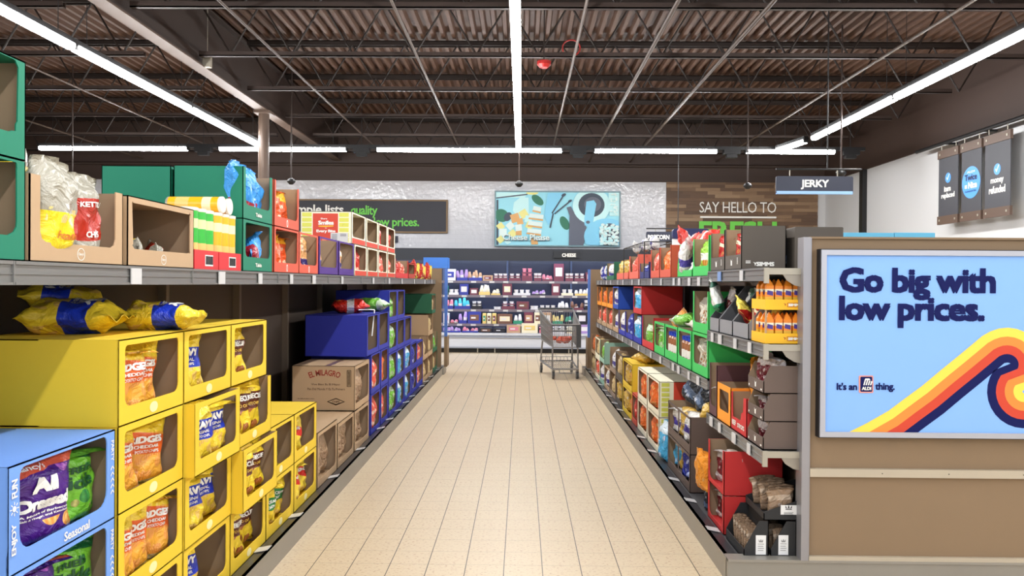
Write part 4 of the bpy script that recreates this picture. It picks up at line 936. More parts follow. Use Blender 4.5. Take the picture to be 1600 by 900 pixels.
def bag(k, M, x, y, z, label, group, yawd=0, lean=-6, roll=0, s=1.0, lod=1, flop=0.0, sx=1.0, var=None):
    NB[0] += 1
    me, tx = bag_mesh(k, (NB[0] % 3) if var is None else var, lod, flop)
    mw_ = M @ Matrix.Translation((x, y, z)) @ Rz(math.radians(yawd)) @ Rx(-math.radians(lean)) @ Ry(math.radians(roll)) @ Matrix.Diagonal((s*sx, s*sx, s, 1))
    o = new_obj(S[k]['kind'], me, mw=mw_); put(o, label, CAT[S[k]['kind']], group)
    if tx: new_obj('printed_text', tx, o)
    return o

# ================================================================= CASES
def frame(side, y, z, xf): return Matrix.Translation((xf if side == 'R' else -xf, y, z)) @ Rz(PI/2 if side == 'L' else -PI/2)
SIDE_X = {'L': 1.37, 'R': 1.137}
def case(side, ya, yb, z, h, d, col, where, kind='window', xf=None, lip=.055, rim=.03, toprim=.02, cut=.16, inner=None, name='display_case', say=None, stripe=None, M=None, texts=(), lod=1, top=True, jag=.0, group=None, label=None, rad=.035, bite=None):
    """where: phrase that places the case. kind: window (framed opening) / tray (low lip, slanted sides) / open (lip, full sides)"""
    w = abs(yb-ya)-.006
    xf = SIDE_X[side] if xf is None else xf
    if M is None: M = frame(side, (ya+yb)/2, z, xf)
    cn, rgb = col; mo = mat('card_'+cn.replace(' ', '_'), rgb, .7, var=.05, vscale=5); mi = inner or M_kraftin
    th = .004; bm = bmesh.new()
    box(bm, -w/2, w/2, 0, d, 0, th, 0)                                   # bottom
    prism(bm, [[(-w/2, 0), (w/2, 0), (w/2, h), (-w/2, h)]], lambda p, q, t: (p, d-t, q), th, 0, 1)   # back
    if kind == 'window': pf = [(0, 0), (d, 0), (d, h), (0, h)]
    elif kind == 'tray': pf = [(0, 0), (d, 0), (d, h), (min(cut+.1, d-.02), h), (cut*.5, lip+(h-lip)*.35), (0, lip)]
    elif kind == 'slope': pf = [(0, 0), (d, 0), (d, h), (cut, h), (0, lip)]
    else: pf = [(0, 0), (d, 0), (d, h), (0, h)]
    for s in (-1, 1):
        prism(bm, [pf], lambda p, q, t: (s*(w/2-t), p, q), th, 0, 1)
    if kind == 'window' and top: box(bm, -w/2, w/2, 0, d, h-th, h, 0)
    body = fin(bm, 'case', [mo, mi])
    o = new_obj(name, body, mw=M)
    lb = label or '%s, %s' % (say or (cn+' cardboard display case'), where)
    put(o, lb, 'box', group or 'cardboard display cases')
    bm = bmesh.new()
    if kind == 'window':
        prism(bm, [[(-w/2, 0), (w/2, 0), (w/2, h), (-w/2, h)], rrect(-w/2+rim, w/2-rim, lip, h-toprim, (rad, rad, rad*.5, rad*.5), 4, jag, len(LABELS))[::-1]], lambda p, q, t: (p, t, q), th, 0, 1)
    elif kind == 'open':
        L = [(-w/2, 0), (w/2, 0), (w/2, h), (w/2-rim, h), (w/2-rim, lip+rad), (w/2-rim-rad*.3, lip+rad*.3), (w/2-rim-rad, lip), (-w/2+rim+rad, lip), (-w/2+rim+rad*.3, lip+rad*.3), (-w/2+rim, lip+rad), (-w/2+rim, h), (-w/2, h)]
        prism(bm, [L], lambda p, q, t: (p, t, q), th, 0, 1)
    else:
        prism(bm, [[(-w/2, 0), (w/2, 0), (w/2, lip), (-w/2, lip)]], lambda p, q, t: (p, t, q), th, 0, 1)
    new_obj('front_panel', fin(bm, 'front_panel', [mo, mi]), o)
    if stripe:
        bm = bmesh.new()
        for (fa, x0, x1, z0, z1, c_) in stripe:
            m_ = c_
            if fa == 'f': box(bm, x0, x1, -.0015, 0, z0, z1, 0)
            else: box(bm, -w/2-.0015, -w/2, x0, x1, z0, z1, 0) if side == 'L' else box(bm, w/2, w/2+.0015, x0, x1, z0, z1, 0)
        new_obj('printed_stripe', fin(bm, 'printed_stripe', stripe[0][5]), o)
    for (s, x0, x1, z0, z1, c_, bold) in texts:
        bm = bmesh.new(); add_text(bm, s, x0, x1, z0, z1, xz(-.002), 0, bold); new_obj('printed_text', fin(bm, 'printed_text', c_), o)
    return dict(M=M, w=w, h=h, d=d, lip=lip, where=where, lod=lod, o=o)
near = {1: [''], 2: ['nearer', 'farther'], 3: ['nearest', 'middle', 'farthest'], 4: ['nearest', 'second nearest', 'second farthest', 'farthest']}
def fill(c, side, keys, xs=None, s=1.0, yoff=.07, **kw):
    """bags standing in a case, screen left to right; xs are fractions of the width"""
    n = len(keys); xs = xs or [(i+.5)/n for i in range(n)]
    cnt = {}
    for i, k in enumerate(keys):
        st = S[k]; x = -c['w']/2+c['w']*xs[i]
        wi = min(i, n-1) if side == 'L' else n-1-i
        nm = near[n][wi] if n in near else words[wi]+' nearest'
        sx = min(1.18, c['w']/max(1, n)*1.12/st['w']/s) if n > 1 else min(1.15, (c['w']-.03)/st['w']/s)
        lb = ('%s, %s in %s' % (st['say'], nm, c['where'])) if nm else '%s, alone in %s' % (st['say'], c['where'])
        s2 = s*(min(1, (c['h']-.02)/st['h']/s) if kw.get('fit', 1) else 1)
        a = dict(yawd=rnd.uniform(-8, 8)+(-22 if side == 'L' else 20)*(1 if c['lod'] == 0 else .15), lean=rnd.uniform(-3, 7), roll=rnd.uniform(-3, 3), flop=(1.5 if c['lod'] == 0 and NB[0] % 3 == 0 else 0.0))
        a.update({q: v for q, v in kw.items() if q in ('lean', 'flop', 'yawd', 'roll', 'var')})
        need = .010+.5*st['t']*sx*s*(.9 if c['lod'] == 0 else .75)+st['w']*.44*sx*s*abs(math.sin(math.radians(a['yawd'])))
        ov = c['w']/2-.008-st['w']*.43*sx*s*math.cos(math.radians(a['yawd']))
        x = max(-ov, min(ov, x+(need-.06)*(1 if side == 'L' else -1))) if ov > 0 else 0
        bag(k, c['M'], x, max(yoff, need)+(i % 2)*.02, .006, lb, 'bags in the display cases', s=s2, sx=sx*s/s2 if s2 else 1, lod=c['lod'], **a)
# ================================================================= LEFT LOWER DECK
YC_ = ('yellow', (232, 196, 46)); KR = ('kraft', (182, 152, 118)); SB = ('sky blue', (112, 158, 232)); BL = ('royal blue', (34, 44, 160))
GRN = ('teal green', (6, 118, 90)); RO = ('orange red', (206, 84, 60)); RED = ('red', (196, 44, 44)); LG = ('bright green', (60, 190, 90)); DK = ('dark brown', (86, 78, 70))
GY = ('grey', (136, 136, 140)); BK = ('black', (34, 34, 36)); MR = ('maroon', (92, 58, 62)); OG = ('orange', (242, 152, 40)); BRN = ('brown', (100, 84, 76)); YO = ('golden yellow', (246, 186, 34)); CR = ('cream', (238, 232, 206)); PU = ('purple', (74, 34, 130))
RH = .30; Z0 = .10
tier = ['bottom tier', 'second tier', 'third tier', 'top tier']
M_sticker = mat('pale_sticker', (244, 232, 170), .5)
yw = [2.68+.525*i for i in range(6)]
colname = ['first yellow stack', 'second yellow stack', 'third yellow stack', 'fourth yellow stack', 'fifth yellow stack']
content = {(0, 3): (['cheddar', 'cheddar'], [.30, .52]), (0, 2): (['cheddar', 'cheddar'], [.2, .62]), (0, 1): (['cheddar', 'cheddar', 'cheddar'], [.2, .45, .75]), (0, 0): (['cheddar'], [.5]),
           (1, 3): (['wavy'], [.34]), (1, 2): (['wavy', 'wavy'], [.30, .68]), (1, 1): (['wavy', 'wavy'], [.30, .72]), (1, 0): (['wavy'], [.26]),
           (2, 3): (['bbq'], [.38]), (2, 2): (['bbq', 'bbq'], [.35, .75]), (2, 1): (['bbq', 'bbq'], [.30, .72]), (2, 0): (['bbq', 'bbq'], [.30, .70]),
           (3, 1): (['onion'], [.36]), (3, 0): (['onion', 'onion'], [.3, .7]), (4, 1): (['orig'], [.36]), (4, 0): (['orig', 'orig'], [.25, .7])}
for ci in range(5):
    for r in range(4 if ci < 3 else 2):
        where = '%s of %s' % (tier[r], colname[ci])
        op = (ci, r) in ((2, 2),)
        c = case('L', yw[ci], yw[ci+1], Z0+RH*r, RH-.002, .55, YC_, where, kind='open' if op else 'window', xf={(1, 2): 1.325, (2, 1): 1.31, (2, 2): 1.345, (1, 1): 1.365}.get((ci, r)), rim=.045, lip=.062, toprim=.022, top=(r == 3 or (ci > 2 and r == 1)) and not op, lod=0, name='chip_display_case')
        ks, xs = content[(ci, r)]
        fill(c, 'L', ks, xs, s=1.12 if op else 1.0, fit=0 if op else 1)
        # pale sticker on the lip
        bm = bmesh.new(); prism(bm, [[(.032*math.cos(2*PI*i/16), .032+.02*math.sin(2*PI*i/16)) for i in range(16)]], lambda a, b, t: (a, -.0005-t, b), .0008)
        new_obj('sticker', fin(bm, 'sticker', M_sticker), c['o'])
# bags lying on the yellow stacks
def lying(k, x, y, z, ang, label, lod=0, s=1.0, tilt=0, flip=0):
    """long axis horizontal; ang = heading of the bag's top in degrees from +X"""
    st = S[k]; NB[0] += 1; me, tx = bag_mesh(k, NB[0] % 3, lod)
    a = math.radians(ang)
    M = Matrix.Translation((x, y, z+st['t']*s*.48)) @ Rz(a-PI/2) @ Rx(-PI/2+math.radians(tilt)) @ Matrix.Translation((0, 0, -st['h']*s/2)) @ Matrix.Diagonal((s, s, s, 1))
    o = new_obj(st['kind'], me, mw=M); put(o, label, CAT[st['kind']], 'bags lying on top of cases')
    if tx: new_obj('printed_text', tx, o)
    return o
lying('wavy', -1.48, 3.28, 1.302, 8, 'yellow WAVY bag lying across the gap between first and second yellow stacks', s=1.1)
lying('wavy', -1.68, 2.98, 1.302, 5, 'yellow WAVY bag lying flat in shade on the first yellow stack', s=1.25)
lying('wavy', -1.80, 3.10, 1.372, 205, 'yellow bag tipped over another bag at the dark shelf back', s=1.1, tilt=10)
# blue seasonal column
for r in range(3):
    where = '%s of seasonal stack' % tier[r]
    c = case('L', 2.10, 2.665, Z0+RH*r, RH-.002, .55, SB, where, rim=.05, lip=.055, toprim=.012, top=(r == 2), lod=0, name='seasonal_display_case', rad=.05,
             texts=[('Seasonal', -.02, .12, .014, .042, M_wprint, .02)])
    if r == 2: fill(c, 'L', ['dressed', 'pickle'], [.36, .76], s=1.0, yoff=.06, roll=0, yawd=-12, lean=2, var=0)
    elif r == 1: fill(c, 'L', ['dressed', 'pickle'], [.3, .72], s=1.0, yoff=.06, var=1)
    # side strips with vertical words
    for (s_, x0, word) in ((-1, -c['w']/2+.004, 'ENJOY'), (1, c['w']/2-.034, 'PARTY')):
        if r == 0: continue
        bm = bmesh.new()
        if s_ < 0:
            def vt(a, b): return (x0+.008+.026*(1-b), -.002, .055+a)
            add_text(bm, 'ENJOY', 0, .085, 0, 1, vt, 0, .03); add_text(bm, 'FUN', .155, .205, 0, 1, vt, 0, .03)
            for i in range(8):
                a = i*PI/4; cx, cz = x0+.021, .18; p0 = (cx+.011*math.cos(a), cz+.011*math.sin(a)); p1 = (cx+.019*math.cos(a), cz+.019*math.sin(a)); n_ = (-math.sin(a)*.0013, math.cos(a)*.0013)
                prism(bm, [[(p0[0]+n_[0], p0[1]+n_[1]), (p1[0]+n_[0], p1[1]+n_[1]), (p1[0]-n_[0], p1[1]-n_[1]), (p0[0]-n_[0], p0[1]-n_[1])]], lambda p, q, t: (p, -.0015-t, q), .0006)
            prism(bm, [[(x0+.021+.008*math.cos(i*PI/6), .18+.008*math.sin(i*PI/6)) for i in range(12)]], lambda p, q, t: (p, -.0015-t, q), .0006)
        else:
            def vt(a, b): return (x0+.006+.018*b, -.002, .265-a)
            add_text(bm, 'PARTY', 0, .07, 0, 1, vt, 0, .02)
            for i in range(5):
                zc = .17-.02*i; prism(bm, [[(x0+.004, zc), (x0+.015, zc+.01), (x0+.026, zc), (x0+.026, zc-.005), (x0+.015, zc+.005), (x0+.004, zc-.005)]], lambda p, q, t: (p, -.0015-t, q), .0006)
        new_obj('printed_border', fin(bm, 'printed_border', M_wprint), c['o'])

# El Milagro boxes
M_mred = mat('print_brown_red', (150, 52, 40), .6); M_mbr = mat('print_dark_brown', (80, 54, 40), .6)
for (ya, yb, z, h, wh, big) in ((5.33, 5.90, Z0, .38, 'beside the last yellow stack', 0), (5.92, 6.49, Z0, .34, 'second from the last yellow stack', 0), (6.52, 7.14, Z0, .335, 'under the upper El Milagro box', 0), (6.52, 7.14, Z0+.34, .37, 'x', 1)):
    c = case('L', ya, yb, z, h, .52, KR, wh, rim=.03, lip=.05, toprim=.03, lod=1, name='tortilla_box', label='brown EL MILAGRO tortilla chip box on top of another brown box' if big else 'brown open front tortilla chip box %s' % wh, jag=.004)
    c['where'] = 'EL MILAGRO box' if big else 'box '+wh
    fill(c, 'L', ['tortilla', 'tortilla'], [.32, .72], s=.95, yoff=.1)
    if big:
        W = c['w']; bm = bmesh.new()
        def sd(y_, z_): return (-W/2-.0015, y_, z_)      # near side, screen left -> right is depth decreasing
        # arc title
        R0 = .34; cx, cz = .25, -.035
        vs, fs, asp, n0 = text_geo('EL MILAGRO', .02); V = []
        for a, b in vs:
            th_ = (a-.5)*.76; rr_ = R0+.05*b-.015; V.append(bm.verts.new(sd(cx-rr_*math.sin(th_), cz+rr_*math.cos(th_)-.0)))
        for f_ in fs:
            try: bm.faces.new([V[i] for i in f_])
            except ValueError: pass
        o_ = new_obj('box_title', fin(bm, 'box_title', M_mred), c['o'])
        bm = bmesh.new(); g = lambda a, z_: sd(.52-a, z_)
        add_text(bm, 'Vive Bien Es El Mejor', .16, .40, .205, .225, g, 0, .0); add_text(bm, 'Pan Del Mundo Y Es Tu Primero', .13, .44, .170, .188, g, 0, .0)
        new_obj('box_motto', fin(bm, 'box_motto', M_mbr), c['o']); bm = bmesh.new()
        add_text(bm, 'EL MILAGRO, INC.', .05, .19, .094, .102, g, 0, .02)
        new_obj('box_company', fin(bm, 'box_company', M_mbr), c['o']); bm = bmesh.new()
        prism(bm, [[(.29+.0, .075), (.365, .105), (.44, .075), (.365, .045)], [(.302, .075), (.365, .055), (.428, .075), (.365, .098)]], lambda p, q, t: sd(.52-p, q), .0006); add_text(bm, 'CHIPS', .335, .395, .066, .082, g, 0, .02)
        new_obj('box_emblem', fin(bm, 'box_emblem', M_mbr), c['o']); bm = bmesh.new()
        prism(bm, [[(.455, .20), (.49, .20), (.49, .335), (.455, .335)], [(.459, .204), (.459, .331), (.486, .331), (.486, .204)]], lambda p, q, t: sd(.52-p, q), .0006)
        for i in range(12): z_ = .212+i*.0098; prism(bm, [[(.463, z_), (.482, z_), (.482, z_+.005), (.463, z_+.005)]], lambda p, q, t: sd(.52-p, q), .0006)
        new_obj('box_barcode', fin(bm, 'box_barcode', M_mbr), c['o'])
        bm = bmesh.new(); box(bm, -W/2+.0, W/2, .2, .25, h, h+.0012); new_obj('packing_tape', fin(bm, 'packing_tape', mat('tape_brown', (120, 92, 74), .3)), c['o'])

# royal blue stacks
bstk = [(7.02, 7.60, .37, 3, ['coral_snack', 'coral_snack', None]), (7.60, 8.18, .37, 3, ['coral_snack', 'orange_snack', None]), (8.18, 8.74, .33, 4, ['green_snack', 'green_snack', 'green_snack', 'green_snack']), (8.74, 9.30, .33, 4, ['cyan_snack', 'cyan_snack', None, None]), (9.30, 9.86, .33, 3, ['cyan_snack', 'cyan_snack', None]), (9.86, 10.42, .32, 2, ['navy_snack', 'navy_snack'])]
bname = ['first blue stack', 'second blue stack', 'third blue stack', 'fourth blue stack', 'fifth blue stack', 'sixth blue stack']
for i, (ya, yb, h, n, ct) in enumerate(bstk):
    off = .12 if i < 2 else 0
    for r in range(n):
        sh = .28 if (i < 2 and r < 2) else (0 if i < 2 else 0)
        y_a = ya+(.2 if i < 2 and r < 2 else 0); y_b = yb+(.2 if i < 2 and r < 2 else 0)
        if i == 1 and r < 2: y_b = 8.17+.0
        if i == 0 and r < 2: y_a, y_b = 7.22, 7.72
        if i == 1 and r < 2: y_a = 7.73
        c = case('L', y_a, y_b, Z0+h*r, h-.002, .55, BL, '%s of %s' % (tier[r] if r < n-1 or n == 4 else 'top tier', bname[i]), rim=.05, lip=.05, toprim=.015, top=(r == n-1), name='blue_display_case')
        if ct[r]: fill(c, 'L', [ct[r]]*2, [.34, .8], s=1.2)
lying('salad_red', -1.62, 7.5, 1.215, 20, 'red chip bag lying in shade on the first blue stack', 1, 1.25)
lying('green_snack', -1.50, 8.0, 1.215, -10, 'green snack bag lying on the second blue stack', 1, 1.25)
# white wire handle on the first blue stack
bm = bmesh.new(); pts = [(-1.40, 7.42+.12*math.sin(t_), 1.0+.24*math.sin(t_)) for t_ in [PI*.0+i*PI/2/8 for i in range(9)]]+[(-1.40-.03*i, 7.5-.03*i, 1.245) for i in range(1, 5)]
path_tube(bm, pts, .006, 6); tag(new_obj('loose_strap', fin(bm, 'loose_strap', M_white)), 'thin white strap hanging over the first blue stack', 'strap')
# tan tail end of the left deck
tails = [(10.42, 11.02, 2, BL, ['coral_snack', 'coral_snack']), (11.04, 11.64, 2, KR, ['beige_snack', 'beige_snack']), (11.66, 12.26, 3, KR, ['beige_snack', 'beige_snack', 'beige_snack']), (12.3, 12.9, 2, ('dark green', (32, 96, 66)), ['beige_snack', 'green_snack'])]
for i, (ya, yb, n, cl, ct) in enumerate(tails):
    for r in range(n):
        c = case('L', ya, yb, Z0+.31*r, .308, .5, cl if r < 2 else KR, '%s, %s stack from far left end' % (tier[r], words[3-i]), kind='open' if i else 'window', rim=.02, lip=.07, top=(r == n-1), name='display_case')
        fill(c, 'L', [ct[r]]*2, s=1.05)
c = case('L', 12.1, 12.62, Z0+.93, .3, .5, ('dark green', (32, 96, 66)), 'topmost near the far left end', name='display_case', rim=.02)
fill(c, 'L', ['beige_snack', 'white_snack'], s=1.0)

# ================================================================= LEFT TOP SHELF
ZT = 1.554; XT = 1.42
for r in range(2):
    for j, (ya, yb) in enumerate(((1.68, 2.255),)):
        case('L', ya, yb, ZT+.285*r, .283, .38, GRN, 'lower' if r == 0 else 'upper', xf=XT, rim=.035, lip=.07, toprim=.006, rad=.04, jag=.004, top=r == 1, name='green_display_case', label='teal green display case at the near shelf end, %s' % ('resting on the shelf' if r == 0 else 'topmost of its stack'))
c = case('L', 2.27, 2.81, ZT, .255, .38, KR, 'open kraft tray holding the tall clear bags', xf=XT, kind='open', rim=.05, lip=.06, rad=.03, lod=0, name='chip_tray', label='kraft chip tray with two tall clear bags sticking out of it')
kw = 'in the first kraft tray on the top shelf'
bag('white_yellow', c['M'], -.105, .05, .01, 'clear bag with yellow panel standing upright %s' % kw, 'clear chip bags', yawd=8, lean=-2, s=1.14, lod=0, var=1)
bag('white_red', c['M'], .075, .055, .01, 'clear bag with dark red panel standing %s' % kw, 'clear chip bags', yawd=-6, lean=2, roll=-3, s=1.05, lod=0, var=2)
bag('white_yellow', c['M'], -.12, .17, .16, 'clear bag with yellow panel slumped high on the other bags in first tray', 'clear chip bags', yawd=10, lean=10, roll=12, s=1.12, lod=0, var=0)
bag('white_red', c['M'], -.03, .16, .01, 'clear bag with red panel mostly hidden behind the yellow panelled bag', 'clear chip bags', yawd=4, lean=2, s=1.05, lod=0, var=0)
bm = bmesh.new(); prism(bm, [[(.022*math.cos(2*PI*i/18), .03+.02*math.sin(2*PI*i/18)) for i in range(18)], [(.020*math.cos(2*PI*i/18), .03+.018*math.sin(2*PI*i/18)) for i in range(18)][::-1]], lambda a, b, t: (a, -.0005-t, b), .0006)
add_text(bm, "Clancy's", -.016, .016, .024, .036, xz(-.001), 0, .02); lm = fin(bm, 'round_logo', M_wprint); new_obj('round_logo', lm, c['o'])
c = case('L', 2.84, 3.42, ZT, .255, .38, KR, 'in the nearly empty kraft tray', xf=XT, kind='window', rim=.035, lip=.06, toprim=.02, rad=.02, jag=.006, lod=0, name='chip_tray', label='nearly empty kraft chip tray beside the snack cans')
new_obj('round_logo', lm, c['o'])
bag('white_red', c['M'], -.2, .16, .01, 'clear bag standing in shade at the back of the nearly empty kraft tray', 'clear chip bags', lean=2, s=.72, lod=0)
o = lying('white_red', 0, 0, 0, 0, 'clear bag lying on the floor of the nearly empty kraft tray, far', s=.8); o.matrix_world = c['M'] @ Matrix.Translation((.12, .1, .04)) @ Rz(.6) @ Ry(1.4) @ Matrix.Translation((0, 0, -.1)) @ Matrix.Diagonal((.7, .7, .7, 1))
o = lying('white_yellow', 0, 0, 0, 0, 'clear bag lying on the floor of the nearly empty kraft tray, near', s=.8); o.matrix_world = c['M'] @ Matrix.Translation((-.12, .09, .045)) @ Rz(.9) @ Ry(1.5) @ Matrix.Translation((0, 0, -.1)) @ Matrix.Diagonal((.7, .7, .7, 1))

# cans in red trays
def can_mesh(base, acc, L=.265, r=.0385):
    bm = bmesh.new(); n = 24
    prof = [(r*.9, 0, 3), (r, .004, 3), (r, .012, 0), (r, L*.18, 1), (r, L*.42, 0), (r, L*.66, 2), (r, L*.82, 0), (r, L-.014, 4), (r*1.04, L-.012, 4), (r*1.04, L, 4), (r*.9, L+.002, 4)]
    for i in range(len(prof)-1):
        tube(bm, (0, 0, prof[i][1]), (0, 0, prof[i+1][1]), prof[i][0], n, r2=prof[i+1][0], mi=prof[i][2], caps=(i in (0, len(prof)-2)))
    return fin(bm, 'snack_can', [mat('can_'+base[0], base[1], .3), mat('can_chip', (232, 190, 110), .35), mat('can_'+acc[0], acc[1], .35), M_lightmetal, mat('can_lid', (236, 226, 214), .3)])
can_g = can_mesh(('green', (54, 176, 62)), ('pale', (206, 226, 160))); can_y = can_mesh(('yellow', (246, 176, 30)), ('cream', (246, 226, 180)))
for j, (ya, yb, me, nm) in enumerate(((3.425, 3.70, can_g, 'green'), (3.705, 4.0, can_y, 'yellow'))):
    M = frame('L', (ya+yb)/2, ZT, XT); w_ = yb-ya-.004; bm = bmesh.new()
    box(bm, -w_/2, w_/2, 0, .36, 0, .004); box(bm, -w_/2, w_/2, 0, .004, .004, .085); box(bm, -w_/2, w_/2, .356, .36, .004, .085)
    for s in (-1, 1): box(bm, *sorted((s*w_/2, s*(w_/2-.004))), .004, .356, .004, .085)
    o = new_obj('can_tray', fin(bm, 'can_tray', mat('tray_red', (204, 38, 44), .5)), mw=M); tag(o, 'low red cardboard tray holding the %s snack cans' % nm, 'box', 'red can trays')
    bm = bmesh.new(); box(bm, -.02, .07, -.001, 0, .015, .065, 0); x = -.015
    while x < .064:
        q = rnd.choice((.002, .003, .004)); box(bm, x, x+q, -.002, -.001, .022, .06, 1); x += q+rnd.choice((.002, .003))
    new_obj('barcode_label', fin(bm, 'barcode_label', [M_white, M_ink]), o)
    for q in range(3):
        for row in range(3):
            c_ = new_obj('snack_can', me, mw=M @ Matrix.Translation((-w_/2+.046+.087*q, .045+.082*row, .005)) @ Rz(rnd.uniform(0, 6)))
            tag(c_, 'tall %s snack can, %s of its row, %s row of its red tray' % (nm, ['nearest', 'middle', 'farthest'][q], ['front', 'second', 'third'][row]), 'can', 'snack cans in the red trays')
Mc = frame('L', 3.9, ZT+.005+.267+.04, XT)
for q in range(2):
    o = new_obj('snack_can', can_y, mw=Mc @ Matrix.Translation((-.045*0+.09*q-.12, .275+.0, 0)) @ Rx(PI/2)); tag(o, 'yellow snack can lying on its side on the standing cans, %s' % ('nearer' if q == 0 else 'farther'), 'can', 'lying snack cans')
# teal cases facing the camera end
for r in range(2):
    c = case('L', 4.02, 4.50, ZT+.268*r, .266, .355, GRN, 'holding blue bags, %s of two' % ('lower' if r == 0 else 'upper'), xf=XT, kind='window' if r == 0 else 'open', rim=.04, lip=.075, toprim=.014, rad=.03, lod=0, name='green_display_case', top=False, texts=[('Takis', -.05, .05, .025, .045, M_wprint, .03)],
             label='teal green display case with crumpled blue bags, %s' % ('resting on the shelf' if r == 0 else 'stacked on top'))
    if r == 1:
        for q, (x, yw_, hh, rl) in enumerate(((-.13, 10, 1.08, -6), (.0, -8, 1.05, 6), (.13, 5, .92, 12))): bag('puff_blue', c['M'], x, .09, .01, 'crumpled blue snack bag in the upper teal case, %s one' % near[3][q], 'blue snack bags', yawd=yw_, lean=-2, roll=rl, s=hh, lod=0)
    else:
        bag('puff_blue', c['M'], -.03, .05, .02, 'crumpled blue bag bulging out of the lower teal case', 'blue snack bags', yawd=20, lean=-12, roll=62, s=1.0, lod=0, flop=.6)
        bag('puff_blue', c['M'], .09, .15, .01, 'blue bag standing at the back of the lower teal case', 'blue snack bags', yawd=-5, lean=5, s=.8, lod=0)
c = case('L', 4.02, 4.50, ZT, .266, .355, GRN, 'x', xf=XT+.37, name='green_display_case', top=True, label='closed teal green case behind the others, resting on the shelf')
c = case('L', 4.02, 4.50, ZT+.268, .266, .355, GRN, 'x', xf=XT+.37, name='green_display_case', top=True, label='closed teal green case seen above the kraft trays, topmost')
# orange red cases
for (ya, yb, r, k, nm) in ((4.53, 5.04, 0, 'cheese_puff', 'nearer lower'), (5.04, 5.52, 0, 'pretzel', 'farther lower'), (4.53, 5.04, 1, 'cheese_puff', 'upper')):
    c = case('L', ya, yb, ZT+.268*r, .266, .36, RO, 'orange red, %s' % nm, xf=XT, kind='open' if r else 'window', rim=.03, lip=.06, toprim=.012, top=False, lod=0, name='red_display_case', label='orange red display case of snack bags, %s one of three' % nm)
    c['where'] = '%s of three orange red cases' % nm
    fill(c, 'L', [k, k], [.3, .7], s=.95)
    bm = bmesh.new(); prism(bm, [[(.015*math.cos(2*PI*i/14), .03+.022*math.sin(2*PI*i/14)) for i in range(14)], [(.010*math.cos(2*PI*i/14), .03+.016*math.sin(2*PI*i/14)) for i in range(14)][::-1]], lambda a, b, t: (a, -.0005-t, b), .0006); new_obj('round_logo', fin(bm, 'round_logo', M_wprint), c['o'])
# purple and cream cases
M_lime = mat('print_lime', (214, 214, 92), .5); M_rp = mat('print_red', (206, 66, 44), .5)
up_ = [(6.60, 7.20), (7.22, 7.82), (7.84, 8.36), (8.38, 8.86)]
lo_ = [(5.54, 6.12, PU), (6.14, 6.70, PU), (6.72, 7.26, CR), (7.28, 7.82, CR), (7.84, 8.36, CR), (8.38, 8.90, CR)]
lim = lambda h_: [('s', .0, .0, 0, 0, M_lime)]
for i, (ya, yb, cl) in enumerate(lo_):
    c = case('L', ya, yb, ZT, .268, .40, cl, 'lower row, %s box from the orange red cases' % words[i], xf=XT, rim=.035, lip=.055, toprim=.012, name='snack_display_case', top=False, label='%s snack display case in the lower row, %s beyond the orange red cases' % (cl[0], words[i]))
    c['where'] = 'in lower row, %s beyond orange red cases' % words[i]
    k = 'pretzel' if cl is PU else ('red_snack' if i < 4 else 'coral_snack')
    fill(c, 'L', [k] if i in (0, 1, 3) else [k, k], [.2] if i in (0, 1, 3) else [.3, .7], s=.9)
    bm = bmesh.new(); box(bm, -c['w']/2+.02, c['w']/2-.02, -.0012, 0, .006, .048); new_obj('printed_band', fin(bm, 'printed_band', mat('print_purple', (74, 34, 130), .5) if cl is PU else M_rp), c['o'])
